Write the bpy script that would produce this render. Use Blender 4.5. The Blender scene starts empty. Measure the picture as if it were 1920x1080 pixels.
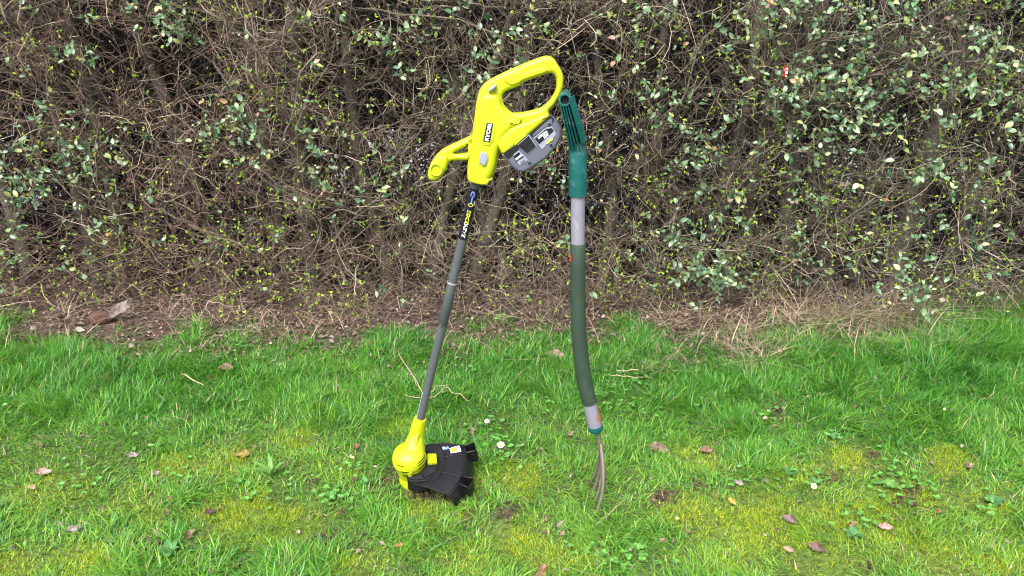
import bpy, math
import numpy as np
from mathutils import Vector, Matrix

rng = np.random.default_rng(7)
S = bpy.context.scene
COL = S.collection
R = math.radians

# ------------------------------------------------------------------ camera, sky, sun, exposure
CAM_H, PITCH, FPX = 1.18, R(19.5), 1397.0
cam = bpy.data.cameras.new('camera')
cam.sensor_width = 36.0
cam.lens = FPX / 1920.0 * 36.0
cam.clip_start, cam.clip_end = 0.05, 2000.0
cam_o = bpy.data.objects.new('camera', cam)
COL.objects.link(cam_o)
cam_o.location = (0, 0, CAM_H)
cam_o.rotation_euler = (math.pi / 2 - PITCH, 0, 0)
S.camera = cam_o

SUN_EL, SUN_AZ = R(52), R(200)          # high soft sun behind cloud, behind the camera
world = bpy.data.worlds.new('World')
S.world = world
world.use_nodes = True
wn, wl = world.node_tree.nodes, world.node_tree.links
wn.clear()
sky = wn.new('ShaderNodeTexSky')
sky.sky_type = 'NISHITA'
sky.sun_disc = False
sky.sun_elevation = SUN_EL
sky.sun_rotation = SUN_AZ
sky.air_density = 1.0
sky.dust_density = 4.0
sky.ozone_density = 1.0
hsv = wn.new('ShaderNodeHueSaturation')
hsv.inputs['Saturation'].default_value = 0.45      # overcast: nearly white cloud
bg = wn.new('ShaderNodeBackground')
bg.inputs['Strength'].default_value = 0.10
wo = wn.new('ShaderNodeOutputWorld')
wl.new(sky.outputs[0], hsv.inputs['Color'])
wl.new(hsv.outputs[0], bg.inputs['Color'])
wl.new(bg.outputs[0], wo.inputs['Surface'])

sun = bpy.data.lights.new('sun', 'SUN')
sun.energy = 1.5
sun.angle = R(32)
sun.color = (1.0, 0.97, 0.92)
sun_o = bpy.data.objects.new('sun', sun)
COL.objects.link(sun_o)
sd = Vector((math.sin(SUN_AZ) * math.cos(SUN_EL), math.cos(SUN_AZ) * math.cos(SUN_EL), math.sin(SUN_EL)))
sun_o.rotation_euler = sd.to_track_quat('Z', 'Y').to_euler()

S.view_settings.view_transform = 'Standard'
S.view_settings.look = 'None'
S.view_settings.gamma = 1.0
S.view_settings.use_curve_mapping = False
S.view_settings.exposure = 1.9
S.render.engine = 'CYCLES'
S.cycles.max_bounces = 8
S.cycles.pixel_filter_type = 'BLACKMAN_HARRIS'
S.cycles.filter_width = 1.1
S.cycles.use_denoising = True
S.cycles.transparent_max_bounces = 8

# ------------------------------------------------------------------ projection helpers (pixels of the 1920x1080 photograph)
CP, SP = math.cos(PITCH), math.sin(PITCH)


def ray(u, v):
    dx, dy = (u - 960) / FPX, (540 - v) / FPX
    return dx, CP + dy * SP, -SP + dy * CP


def at(u, v, Y):
    dx, dy, dz = ray(u, v)
    t = Y / dy
    return Vector((t * dx, Y, CAM_H + t * dz))


def gnd(u, v):
    dx, dy, dz = ray(u, v)
    t = -CAM_H / dz
    x, y = t * dx, t * dy
    return Vector((x, y, float(gz(x, y))))


def project(x, y, z):
    z = z - CAM_H
    d = y * CP - z * SP
    up = y * SP + z * CP
    return 960 + FPX * x / d, 540 - FPX * up / d


# ------------------------------------------------------------------ noise
def _hash(i, j, seed):
    n = (i.astype(np.int64) * 374761393 + j.astype(np.int64) * 668265263 + seed * 974634541) & 0x7fffffff
    n = ((n ^ (n >> 13)) * 1274126177) & 0x7fffffff
    n = n ^ (n >> 16)
    return (n & 0xffff) / 65535.0


def noise2(x, y, s, seed=0):
    x, y = np.asarray(x, float) * s + 1000.5, np.asarray(y, float) * s + 1000.5
    i, j = np.floor(x), np.floor(y)
    fx, fy = x - i, y - j
    fx, fy = fx * fx * (3 - 2 * fx), fy * fy * (3 - 2 * fy)
    a, b = _hash(i, j, seed), _hash(i + 1, j, seed)
    c, d = _hash(i, j + 1, seed), _hash(i + 1, j + 1, seed)
    return (a * (1 - fx) + b * fx) * (1 - fy) + (c * (1 - fx) + d * fx) * fy


def fbm(x, y, s, seed=0):
    return (noise2(x, y, s, seed) + 0.5 * noise2(x, y, s * 2.1, seed + 1) + 0.25 * noise2(x, y, s * 4.3, seed + 2)) / 1.75


def gz(x, y):
    x, y = np.asarray(x, float), np.asarray(y, float)
    near = np.clip((6 - np.abs(x)) / 2, 0, 1) * np.clip((6 - y) / 2, 0, 1) * np.clip((y + 1), 0, 1)
    bank = np.clip((y - 2.55) / 0.6, 0, 1) * 0.02
    return near * ((fbm(x, y, 2.2, 5) - 0.5) * 0.03 + (noise2(x, y, 13, 8) - 0.5) * 0.010 + bank)


def smooth(e0, e1, v):
    t = np.clip((v - e0) / (e1 - e0), 0, 1)
    return t * t * (3 - 2 * t)


# ------------------------------------------------------------------ materials
def new_mat(name):
    m = bpy.data.materials.new(name)
    m.use_nodes = True
    n, l = m.node_tree.nodes, m.node_tree.links
    return m, n, l, n['Principled BSDF']


def plastic(name, col, rough=0.45, var=0.06, bump=0.15, scale=60, spec=0.5, metal=0.0, dust=None, dust_amt=0.0):
    m, n, l, b = new_mat(name)
    tc = n.new('ShaderNodeTexCoord')
    nz = n.new('ShaderNodeTexNoise')
    nz.inputs['Scale'].default_value = scale
    nz.inputs['Detail'].default_value = 5
    l.new(tc.outputs['Object'], nz.inputs['Vector'])
    cr = n.new('ShaderNodeMapRange')
    cr.inputs['To Min'].default_value = 1 - var
    cr.inputs['To Max'].default_value = 1 + var
    l.new(nz.outputs['Fac'], cr.inputs['Value'])
    mx = n.new('ShaderNodeMix')
    mx.data_type = 'RGBA'
    mx.blend_type = 'MULTIPLY'
    mx.inputs[0].default_value = 1.0
    mx.inputs[6].default_value = (*col, 1)
    l.new(cr.outputs[0], mx.inputs[7])
    out = mx.outputs[2]
    if dust:
        n2 = n.new('ShaderNodeTexNoise')
        n2.inputs['Scale'].default_value = scale * 0.9
        n2.inputs['Detail'].default_value = 8
        n2.inputs['Roughness'].default_value = 0.7
        l.new(tc.outputs['Object'], n2.inputs['Vector'])
        r2 = n.new('ShaderNodeMapRange')
        r2.inputs['From Min'].default_value = 0.55
        r2.inputs['From Max'].default_value = 0.72
        r2.inputs['To Max'].default_value = dust_amt
        l.new(n2.outputs['Fac'], r2.inputs['Value'])
        m2 = n.new('ShaderNodeMix')
        m2.data_type = 'RGBA'
        l.new(r2.outputs[0], m2.inputs[0])
        l.new(out, m2.inputs[6])
        m2.inputs[7].default_value = (*dust, 1)
        out = m2.outputs[2]
    l.new(out, b.inputs['Base Color'])
    rr = n.new('ShaderNodeMapRange')
    rr.inputs['To Min'].default_value = max(0.05, rough - 0.1)
    rr.inputs['To Max'].default_value = min(1, rough + 0.1)
    l.new(nz.outputs['Fac'], rr.inputs['Value'])
    l.new(rr.outputs[0], b.inputs['Roughness'])
    b.inputs['Specular IOR Level'].default_value = spec
    b.inputs['Metallic'].default_value = metal
    if bump:
        bp = n.new('ShaderNodeBump')
        bp.inputs['Strength'].default_value = bump
        bp.inputs['Distance'].default_value = 0.0006
        n3 = n.new('ShaderNodeTexNoise')
        n3.inputs['Scale'].default_value = 700
        l.new(tc.outputs['Object'], n3.inputs['Vector'])
        l.new(n3.outputs['Fac'], bp.inputs['Height'])
        l.new(bp.outputs[0], b.inputs['Normal'])
    return m


def attr_mat(name, rough=0.6, transl=0.0, spec=0.4, tex_scale=90, tex_var=0.35, obj_random=False, bump=0.3, bump_d=0.001):
    """colour read from the mesh's own colour attribute, with fine grain"""
    m, n, l, b = new_mat(name)
    a = n.new('ShaderNodeAttribute')
    a.attribute_name = 'Col'
    geo = n.new('ShaderNodeNewGeometry')
    nz = n.new('ShaderNodeTexNoise')
    nz.inputs['Scale'].default_value = tex_scale
    nz.inputs['Detail'].default_value = 4
    l.new(geo.outputs['Position'], nz.inputs['Vector'])
    mr = n.new('ShaderNodeMapRange')
    mr.inputs['From Min'].default_value = 0.25
    mr.inputs['From Max'].default_value = 0.75
    mr.inputs['To Min'].default_value = 1 - tex_var
    mr.inputs['To Max'].default_value = 1 + tex_var
    l.new(nz.outputs['Fac'], mr.inputs['Value'])
    fac = mr.outputs[0]
    if obj_random:
        oi = n.new('ShaderNodeObjectInfo')
        m3 = n.new('ShaderNodeMapRange')
        m3.inputs['To Min'].default_value = 0.75
        m3.inputs['To Max'].default_value = 1.3
        l.new(oi.outputs['Random'], m3.inputs['Value'])
        mu = n.new('ShaderNodeMath')
        mu.operation = 'MULTIPLY'
        l.new(fac, mu.inputs[0])
        l.new(m3.outputs[0], mu.inputs[1])
        fac = mu.outputs[0]
    mx = n.new('ShaderNodeMix')
    mx.data_type = 'RGBA'
    mx.blend_type = 'MULTIPLY'
    mx.inputs[0].default_value = 1.0
    l.new(a.outputs['Color'], mx.inputs[6])
    l.new(fac, mx.inputs[7])
    l.new(mx.outputs[2], b.inputs['Base Color'])
    b.inputs['Roughness'].default_value = rough
    b.inputs['Specular IOR Level'].default_value = spec
    if bump:
        bp = n.new('ShaderNodeBump')
        bp.inputs['Strength'].default_value = bump
        bp.inputs['Distance'].default_value = bump_d
        l.new(nz.outputs['Fac'], bp.inputs['Height'])
        l.new(bp.outputs[0], b.inputs['Normal'])
    if transl > 0:
        t = n.new('ShaderNodeBsdfTranslucent')
        l.new(mx.outputs[2], t.inputs['Color'])
        ms = n.new('ShaderNodeMixShader')
        ms.inputs[0].default_value = transl
        l.new(b.outputs[0], ms.inputs[1])
        l.new(t.outputs[0], ms.inputs[2])
        l.new(ms.outputs[0], n['Material Output'].inputs['Surface'])
    return m


M_GRASS = attr_mat('grass_blade', rough=0.40, transl=0.42, spec=0.45, tex_scale=25, tex_var=0.2, bump=0)
M_MOSS = attr_mat('moss', rough=0.8, transl=0.25, spec=0.2, tex_scale=120, tex_var=0.25, bump=0)
M_STRAW = attr_mat('dry_straw', rough=0.6, transl=0.15, spec=0.35, tex_scale=60, tex_var=0.3, bump=0)
M_BARK = attr_mat('twig_bark', rough=0.75, spec=0.3, tex_scale=160, tex_var=0.45, bump=0.5, bump_d=0.0012)
M_TRUNK = attr_mat('trunk_bark', rough=0.85, spec=0.2, tex_scale=70, tex_var=0.5, bump=0.8, bump_d=0.006)
M_LEAF = attr_mat('privet_leaf', rough=0.36, transl=0.2, spec=0.6, tex_scale=70, tex_var=0.25, obj_random=True, bump=0.25, bump_d=0.002)
M_BUD = attr_mat('leaf_bud', rough=0.45, transl=0.35, spec=0.4, tex_scale=50, tex_var=0.2, bump=0)
M_LITTER = attr_mat('dead_leaf', rough=0.7, transl=0.1, spec=0.3, tex_scale=110, tex_var=0.45, bump=0.5, bump_d=0.002)
M_WEED = attr_mat('weed_leaf', rough=0.45, transl=0.25, spec=0.4, tex_scale=60, tex_var=0.25, bump=0.2)
M_PETAL = attr_mat('petal', rough=0.6, transl=0.2, spec=0.3, tex_scale=60, tex_var=0.06, bump=0)

M_YELLOW = plastic('yellow_plastic', (0.37, 0.42, 0.005), rough=0.45, var=0.07, bump=0.1, scale=45, dust=(0.30, 0.31, 0.05), dust_amt=0.35)
M_GREY = plastic('battery_grey_plastic', (0.085, 0.088, 0.120), rough=0.5)
M_LGREY = plastic('pale_grey_plastic', (0.23, 0.25, 0.34), rough=0.45)
M_BLACK = plastic('black_plastic', (0.005, 0.005, 0.007), rough=0.42, spec=0.4, dust=(0.10, 0.09, 0.07), dust_amt=0.15, scale=90)
M_DARK = plastic('charcoal_plastic', (0.007, 0.007, 0.010), rough=0.5, spec=0.35)
M_SHAFT = plastic('grey_painted_tube', (0.072, 0.080, 0.088), rough=0.38, scale=30)
M_SHAFT2 = plastic('darker_grey_tube', (0.050, 0.056, 0.060), rough=0.45, scale=30)
M_ALU = plastic('pale_metal', (0.55, 0.55, 0.57), rough=0.35, metal=0.4)
M_NAVY = plastic('label_navy', (0.006, 0.007, 0.018), rough=0.3, bump=0)
M_WHITE = plastic('print_white', (0.8, 0.8, 0.8), rough=0.5, bump=0)
M_PYEL = plastic('print_yellow', (0.75, 0.68, 0.03), rough=0.5, bump=0)
M_PBLUE = plastic('print_blue', (0.13, 0.19, 0.5), rough=0.5, bump=0)
M_AMBER = plastic('print_amber', (0.75, 0.42, 0.02), rough=0.5, bump=0)
M_TEAL = plastic('teal_plastic', (0.004, 0.080, 0.078), rough=0.36, var=0.25, scale=45, dust=(0.25, 0.36, 0.33), dust_amt=0.35)
M_TEAL_SHADE = plastic('teal_recess_shade', (0.001, 0.006, 0.006), rough=0.8, var=0.2, scale=45)  # shaded copy of the teal, recess shade put into the colour
M_FALU = plastic('fork_grey_tube', (0.185, 0.18, 0.225), rough=0.5, var=0.12, scale=40, dust=(0.40, 0.36, 0.35), dust_amt=0.5)
M_OLIVE = plastic('dark_green_sleeve', (0.024, 0.042, 0.030), rough=0.5, var=0.12, scale=30, dust=(0.11, 0.13, 0.11), dust_amt=0.25)
M_STEEL = plastic('worn_steel', (0.14, 0.115, 0.102), rough=0.55, var=0.4, scale=120, metal=0.2, dust=(0.12, 0.07, 0.045), dust_amt=0.8)
M_RUST = plastic('rust', (0.28, 0.10, 0.05), rough=0.85, var=0.4, scale=200, dust=(0.5, 0.3, 0.2), dust_amt=0.6)
M_RED = plastic('red_print', (0.6, 0.02, 0.02), rough=0.5)


# ------------------------------------------------------------------ mesh helpers
def tag(o, label=None, cat=None, group=None, kind=None):
    if label: o['label'] = label
    if cat: o['category'] = cat
    if group: o['group'] = group
    if kind: o['kind'] = kind
    return o


def link(name, me, parent=None):
    o = bpy.data.objects.new(name, me)
    COL.objects.link(o)
    if parent is not None:
        o.parent = parent
        o.matrix_parent_inverse = Matrix.Translation(parent.location).inverted()
    return o


def empty(name, loc):
    o = bpy.data.objects.new(name, None)
    o.empty_display_size = 0.05
    o.location = loc
    COL.objects.link(o)
    return o


def np_mesh(name, v, polys, col=None, mats=(), smooth_=True):
    """polys: list of int arrays (n,3) / (n,4)"""
    v = np.asarray(v, np.float32).reshape(-1, 3)
    me = bpy.data.meshes.new(name)
    me.vertices.add(len(v))
    me.vertices.foreach_set('co', v.ravel())
    idx = np.concatenate([np.asarray(p, np.int32).ravel() for p in polys])
    tot = np.concatenate([np.full(len(p), p.shape[1], np.int32) for p in polys])
    start = np.concatenate([[0], np.cumsum(tot)[:-1]]).astype(np.int32)
    me.loops.add(len(idx))
    me.loops.foreach_set('vertex_index', idx)
    me.polygons.add(len(tot))
    me.polygons.foreach_set('loop_start', start)
    me.polygons.foreach_set('loop_total', tot)
    me.polygons.foreach_set('use_smooth', np.full(len(tot), smooth_, bool))
    if col is not None:
        a = me.color_attributes.new('Col', 'FLOAT_COLOR', 'POINT')
        c = np.ones((len(v), 4), np.float32)
        c[:, :3] = np.asarray(col, np.float32).reshape(-1, 3)
        a.data.foreach_set('color', c.ravel())
    for m in mats:
        me.materials.append(m)
    me.update(calc_edges=True)
    return me


def unit(a):
    return a / np.maximum(np.linalg.norm(a, axis=-1, keepdims=True), 1e-9)


def tube_arrays(P, rad, sides):
    """P (N,K,3), rad (N,K) -> verts, quads"""
    N, K, _ = P.shape
    T = np.empty_like(P)
    T[:, 1:-1] = P[:, 2:] - P[:, :-2]
    T[:, 0] = P[:, 1] - P[:, 0]
    T[:, -1] = P[:, -1] - P[:, -2]
    T = unit(T)
    ref = unit(rng.normal(size=(N, 1, 3)))
    A = unit(np.cross(T, ref))
    B = np.cross(T, A)
    th = np.linspace(0, 2 * np.pi, sides, endpoint=False)
    V = P[:, :, None, :] + rad[:, :, None, None] * (np.cos(th)[None, None, :, None] * A[:, :, None, :] + np.sin(th)[None, None, :, None] * B[:, :, None, :])
    base = (np.arange(N) * K * sides)[:, None, None]
    k = (np.arange(K - 1) * sides)[None, :, None]
    s = np.arange(sides)[None, None, :]
    s2 = (s + 1) % sides
    q = np.stack([base + k + s, base + k + s2, base + k + sides + s2, base + k + sides + s], -1).reshape(-1, 4)
    return V.reshape(-1, 3), q


class Geo:
    """collects shapes, several materials, into ONE mesh object"""

    def __init__(self):
        self.v, self.f, self.mi, self.mats = [], [], [], []

    def midx(self, m):
        if m not in self.mats: self.mats.append(m)
        return self.mats.index(m)

    def add(self, verts, faces, m):
        o = len(self.v)
        self.v += [tuple(p) for p in verts]
        i = self.midx(m)
        for f in faces:
            self.f.append([o + k for k in f])
            self.mi.append(i)
        return self

    def build(self, name, parent=None, angle=35):
        me = bpy.data.meshes.new(name)
        me.from_pydata(self.v, [], self.f)
        for m in self.mats: me.materials.append(m)
        me.polygons.foreach_set('material_index', self.mi)
        me.polygons.foreach_set('use_smooth', [True] * len(self.f))
        me.update(calc_edges=True)
        me.set_sharp_from_angle(angle=R(angle))
        return link(name, me, parent)

    # path tube, smooth, capped
    def tube(self, pts, rads, m, sides=20, cap=True, flat=1.0, ref=None):
        pts = [Vector(p) for p in pts]
        if not hasattr(rads, '__len__'): rads = [rads] * len(pts)
        ring, fs = [], []
        ref = Vector(ref) if ref else Vector((0, 1, 0))
        for i, p in enumerate(pts):
            t = (pts[min(i + 1, len(pts) - 1)] - pts[max(i - 1, 0)]).normalized()
            a = t.cross(ref)
            if a.length < 1e-3: a = t.cross(Vector((1, 0, 0)))
            a.normalize()
            b = t.cross(a).normalized()
            for s in range(sides):
                th = 2 * math.pi * s / sides
                ring.append(p + rads[i] * (math.cos(th) * a + flat * math.sin(th) * b))
        n = len(pts)
        for i in range(n - 1):
            for s in range(sides):
                s2 = (s + 1) % sides
                fs.append([i * sides + s, i * sides + s2, (i + 1) * sides + s2, (i + 1) * sides + s])
        if cap:
            fs.append(list(range(sides))[::-1])
            fs.append([(n - 1) * sides + s for s in range(sides)])
        return self.add(ring, fs, m)

    def lathe(self, prof, M, m, sides=40, a0=0.0, a1=2 * math.pi, cap=False):
        full = abs(a1 - a0 - 2 * math.pi) < 1e-6
        k = sides if full else sides + 1
        vs, fs = [], []
        for r, z in prof:
            for s in range(k):
                th = a0 + (a1 - a0) * s / sides
                vs.append(M @ Vector((r * math.cos(th), r * math.sin(th), z)))
        for i in range(len(prof) - 1):
            for s in range(sides):
                s2 = (s + 1) % k
                fs.append([i * k + s, i * k + s2, (i + 1) * k + s2, (i + 1) * k + s])
        if cap:
            fs.append([s for s in range(k)][::-1])
            fs.append([(len(prof) - 1) * k + s for s in range(k)])
        return self.add(vs, fs, m)

    def box(self, M, sx, sy, sz, m, bev=0.0):
        x, y, z = sx / 2, sy / 2, sz / 2
        b = min(bev, x * .9, y * .9, z * .9)
        if b <= 0:
            vs = [(i, j, k) for i in (-x, x) for j in (-y, y) for k in (-z, z)]
            fs = [(0, 1, 3, 2), (4, 6, 7, 5), (0, 4, 5, 1), (2, 3, 7, 6), (0, 2, 6, 4), (1, 5, 7, 3)]
        else:
            out = [(-x + b, -y), (x - b, -y), (x, -y + b), (x, y - b), (x - b, y), (-x + b, y), (-x, y - b), (-x, -y + b)]
            inn = [(px * (1 - b / x), py * (1 - b / y)) for px, py in out]
            vs = [(px, py, -z) for px, py in inn] + [(px, py, -z + b) for px, py in out] + [(px, py, z - b) for px, py in out] + [(px, py, z) for px, py in inn]
            fs = [list(range(8))[::-1], [24 + i for i in range(8)]]
            for r_ in range(3):
                for i in range(8):
                    j = (i + 1) % 8
                    fs.append([r_ * 8 + i, r_ * 8 + j, r_ * 8 + 8 + j, r_ * 8 + 8 + i])
        return self.add([M @ Vector(p) for p in vs], fs, m)

    def slab(self, outlines, Y, half, bev, m, rnd=1):
        """outlines: list of closed lists of world (x, z); extruded along Y about plane Y"""
        cu = bpy.data.curves.new('t', 'CURVE')
        cu.dimensions = '2D'
        cu.fill_mode = 'BOTH'
        cu.extrude = max(half - bev, 0.00005)
        cu.bevel_depth = bev
        cu.bevel_resolution = 3
        cu.offset = -bev
        for o in outlines:
            pts = [tuple(p) for p in o]
            for _ in range(rnd):
                q = []
                for i in range(len(pts)):
                    a, b = pts[i], pts[(i + 1) % len(pts)]
                    q.append((a[0] * .75 + b[0] * .25, a[1] * .75 + b[1] * .25))
                    q.append((a[0] * .25 + b[0] * .75, a[1] * .25 + b[1] * .75))
                pts = q
            sp = cu.splines.new('POLY')
            sp.points.add(len(pts) - 1)
            for i, p in enumerate(pts): sp.points[i].co = (p[0], p[1], 0, 1)
            sp.use_cyclic_u = True
        ob = bpy.data.objects.new('t', cu)
        me = bpy.data.meshes.new_from_object(ob)
        self.add([(v.co.x, Y - v.co.z, v.co.y) for v in me.vertices], [list(p.vertices) for p in me.polygons], m)
        bpy.data.objects.remove(ob)
        bpy.data.curves.remove(cu)
        bpy.data.meshes.remove(me)
        return self

    def text(self, body, M, size, m, bold=0.0, shear=0.0, align='CENTER', ext=0.0002, fit=None):
        cu = bpy.data.curves.new('t', 'FONT')
        cu.body = body
        cu.size = size
        cu.shear = shear
        cu.align_x = align
        cu.align_y = 'CENTER'
        cu.extrude = ext
        cu.offset = bold
        cu.resolution_u = 3
        ob = bpy.data.objects.new('t', cu)
        me = bpy.data.meshes.new_from_object(ob)
        vs = [v.co.copy() for v in me.vertices]
        if fit and vs:
            x0, x1 = min(v.x for v in vs), max(v.x for v in vs)
            y0, y1 = min(v.y for v in vs), max(v.y for v in vs)
            sx = fit[0] / (x1 - x0)
            sy = fit[1] / (y1 - y0) if fit[1] else sx
            for v in vs:
                v.x = (v.x - (x0 + x1) / 2) * sx
                v.y = (v.y - (y0 + y1) / 2) * sy
        self.add([M @ v for v in vs], [list(p.vertices) for p in me.polygons], m)
        bpy.data.objects.remove(ob)
        bpy.data.curves.remove(cu)
        bpy.data.meshes.remove(me)
        return self


def face_frame(c, ang):
    """frame on a face that looks at -Y; local x turned by ang (counter-clockwise as seen from the front)"""
    ca, sa = math.cos(ang), math.sin(ang)
    M = Matrix(((ca, -sa, 0, c[0]), (0, 0, -1, c[1]), (sa, ca, 0, c[2]), (0, 0, 0, 1)))
    return M


# ================================================================== THE SETTING
# ---- sheet of ground
EDGE_U = [-900, 0, 120, 300, 450, 560, 700, 900, 1000, 1180, 1300, 1500, 1680, 1770, 1920, 2800]
EDGE_V = [640, 640, 650, 660, 645, 662, 655, 655, 640, 628, 655, 655, 645, 585, 572, 575]
SOIL = [(1117, 968, 13), (1109, 912, 10), (780, 925, 26), (840, 935, 22), (870, 972, 20), (945, 962, 26), (1240, 930, 26), (1560, 898, 22), (285, 1030, 26), (1225, 850, 22), (600, 1012, 18),
        (672, 1022, 24), (585, 915, 16), (1310, 910, 18), (1690, 945, 22), (750, 880, 22), (905, 930, 14), (1640, 860, 14), (1450, 770, 14),
        (730, 900, 20), (1010, 850, 16), (1595, 995, 16), (1715, 925, 18)]
MOSS = [(1560, 1030, 110), (1450, 1000, 90), (1640, 960, 90), (1750, 960, 70), (1760, 1050, 90), (1360, 990, 60), (1850, 1020, 60), (1420, 960, 60), (1560, 960, 70), (1620, 1010, 90), (1490, 890, 50), (1600, 870, 50), (1540, 880, 40), (1830, 950, 60), (1700, 1030, 90),
        (1300, 960, 50), (1320, 860, 40), (870, 900, 45), (830, 940, 60), (800, 970, 50), (640, 880, 35), (480, 985, 90), (540, 990, 70), (430, 870, 50), (560, 830, 40),
        (970, 1010, 60), (880, 1060, 60), (1060, 1045, 60), (120, 920, 50), (60, 940, 50), (30, 1060, 60), (150, 1060, 70), (330, 880, 40), (1900, 1050, 70),
        (740, 800, 30), (1290, 850, 40), (960, 900, 50), (680, 1060, 50), (1380, 1050, 70), (250, 950, 50), (1780, 870, 40)]


def blobs(u, v, lst, soft=0.5):
    w = np.zeros_like(u)
    for (bu, bv, r) in lst:
        d = np.sqrt(((u - bu) / r) ** 2 + ((v - bv) / (r * 0.55)) ** 2)
        w = np.maximum(w, np.clip((1 + soft - d) / (2 * soft), 0, 1))
    return np.clip(w * (0.45 + 1.1 * fbm(u, v, 0.035, 640)), 0, 1)


def lawn_mask(x, y):
    u, v = project(x, y, 0 * x)
    e = np.interp(u, EDGE_U, EDGE_V) + (fbm(x, y, 5.0, 31) - 0.5) * 75 + (noise2(x, y, 17, 33) - 0.5) * 40
    return smooth(-42, 46, v - e), u, v


xs = np.concatenate([[-400, -120, -40, -15, -7], np.linspace(-4, 4, 141), [7, 15, 40, 120, 400]])
ys = np.concatenate([[-400, -60, -12, -3], np.linspace(0.2, 6.0, 103), [8, 14, 40, 120, 600]])
X, Y = np.meshgrid(xs, ys)
Z = gz(X, Y)
nx, ny = len(xs), len(ys)
ii, jj = np.meshgrid(np.arange(nx - 1), np.arange(ny - 1))
q = np.stack([jj * nx + ii, jj * nx + ii + 1, (jj + 1) * nx + ii + 1, (jj + 1) * nx + ii], -1).reshape(-1, 4)
lm, U_, V_ = lawn_mask(X, np.where(Y < 0.9, 0.9, Y))
turf = np.array([0.060, 0.090, 0.026])
soil = np.array([0.050, 0.037, 0.029])
litterc = np.array([0.072, 0.050, 0.042])
mossc = np.array([0.090, 0.125, 0.022])
c = litterc + (turf - litterc) * lm[..., None]
c = np.where((Y > 3.3)[..., None], soil, c)
c = c + (mossc - c) * (blobs(U_, V_, MOSS) * lm)[..., None] * 0.8
c = c + (soil - c) * (blobs(U_, V_, SOIL))[..., None]
M_GROUND = attr_mat('soil', rough=0.95, spec=0.15, tex_scale=55, tex_var=0.55, bump=1.0, bump_d=0.012)
g = link('ground', np_mesh('ground', np.stack([X, Y, Z], -1), [q], c, [M_GROUND]))
tag(g, 'dark soil and leaf litter under the lawn and along the hedge foot', 'ground', kind='structure')

M_PAVE = plastic('pale_paving', (0.22, 0.22, 0.235), rough=0.9, var=0.25, scale=6, bump=0.4)
px_, py_ = np.meshgrid([-30, -10, 0, 10, 30], [4.3, 9.0])
pv = np.stack([px_, py_, px_ * 0 + 0.012], -1)
pq = np.array([[i, i + 1, i + 6, i + 5] for i in range(4)])
pave = link('pavement', np_mesh('pavement', pv, [pq], None, [M_PAVE]))
tag(pave, 'pale grey paving glimpsed through gaps in the hedge', 'pavement', kind='structure')


def merge(parts):
    vs, fs, cs, o = [], [], [], 0
    for v, f, c in parts:
        vs.append(v)
        fs += [a + o for a in f]
        cs.append(c)
        o += len(v)
    return np.concatenate(vs), fs, np.concatenate(cs)



# ------------------------------------------------------------------ grass blades
def blades(root, az, L, lean, bend, w, col, segs=3, twist=None):
    N = len(root)
    t = np.linspace(0, 1, segs + 1)
    hd = np.stack([np.cos(az), np.sin(az), 0 * az], -1)
    ta = az + np.pi / 2 + (rng.normal(0, 0.5, N) if twist is None else twist)
    wd = np.stack([np.cos(ta), np.sin(ta), 0 * az], -1)
    h = np.sin(lean)[:, None] * t + bend[:, None] * t ** 2
    vv = np.cos(lean)[:, None] * t - 0.45 * bend[:, None] * t ** 2.2
    C = root[:, None, :] + L[:, None, None] * (h[:, :, None] * hd[:, None, :] + vv[:, :, None] * np.array([0, 0, 1.0]))
    wt = w[:, None] * np.array([0.75, 1.0, 0.8, 0.55, 0.4, 0.3])[:segs][None, :]
    Lf = C[:, :segs] - wt[:, :, None] * wd[:, None, :] * 0.5
    Rt = C[:, :segs] + wt[:, :, None] * wd[:, None, :] * 0.5
    V = np.concatenate([np.stack([Lf, Rt], 2).reshape(N, segs * 2, 3), C[:, segs:segs + 1]], 1)
    nv = segs * 2 + 1
    b = (np.arange(N) * nv)[:, None]
    quads = [np.concatenate([b + 2 * k, b + 2 * k + 1, b + 2 * k + 3, b + 2 * k + 2], 1) for k in range(segs - 1)]
    tris = np.concatenate([b + 2 * segs - 2, b + 2 * segs - 1, b + 2 * segs], 1)
    cc = np.repeat(col[:, None, :], nv, 1)
    return V.reshape(-1, 3), quads, tris, cc.reshape(-1, 3)


def sample_area(n, y0=0.95, y1=3.25):
    y = rng.uniform(y0, y1, n)
    x = rng.uniform(-2.75, 2.75, n)
    k = np.abs(x) < 0.78 * y + 0.55
    return x[k], y[k]


x, y = sample_area(660000)
m, u, v = lawn_mask(x, y)
mo, so = blobs(u, v, MOSS), blobs(u, v, SOIL)
tuft = fbm(x, y, 7.5, 50)
dens = m * (0.42 + 0.60 * smooth(0.35, 0.65, tuft) + 0.2 * smooth(800, 690, v)) * (1 - 0.30 * mo) * (1 - 0.93 * so)
stray = (1 - m) * 0.16 * smooth(0.52, 0.72, fbm(x, y, 4.0, 77)) * (y < 3.0)
far_right = smooth(1700, 1800, u) * (v > 540)
dens = np.maximum(dens, stray)
keep = rng.random(len(x)) < dens
x, y, m, u, v, mo, so, tuft = [a[keep] for a in (x, y, m, u, v, mo, so, tuft)]
N = len(x)
band = smooth(830, 690, v)                                        # longer grass nearer the hedge
side = 0.35 + 0.65 * np.maximum(smooth(1250, 1600, u), smooth(420, 120, u))
L = 0.016 + 0.024 * rng.random(N) ** 1.3 + 0.046 * smooth(0.42, 0.72, tuft) * rng.random(N) + band * side * 0.038 * (0.2 + rng.random(N))
L *= (1 - 0.45 * mo)
az = 2 * np.pi * noise2(x, y, 5, 90) * 1.6 + rng.normal(0, 1.3, N)
lean = np.abs(rng.normal(0.85, 0.48, N))
bend = rng.uniform(0.0, 0.95, N)
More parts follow.
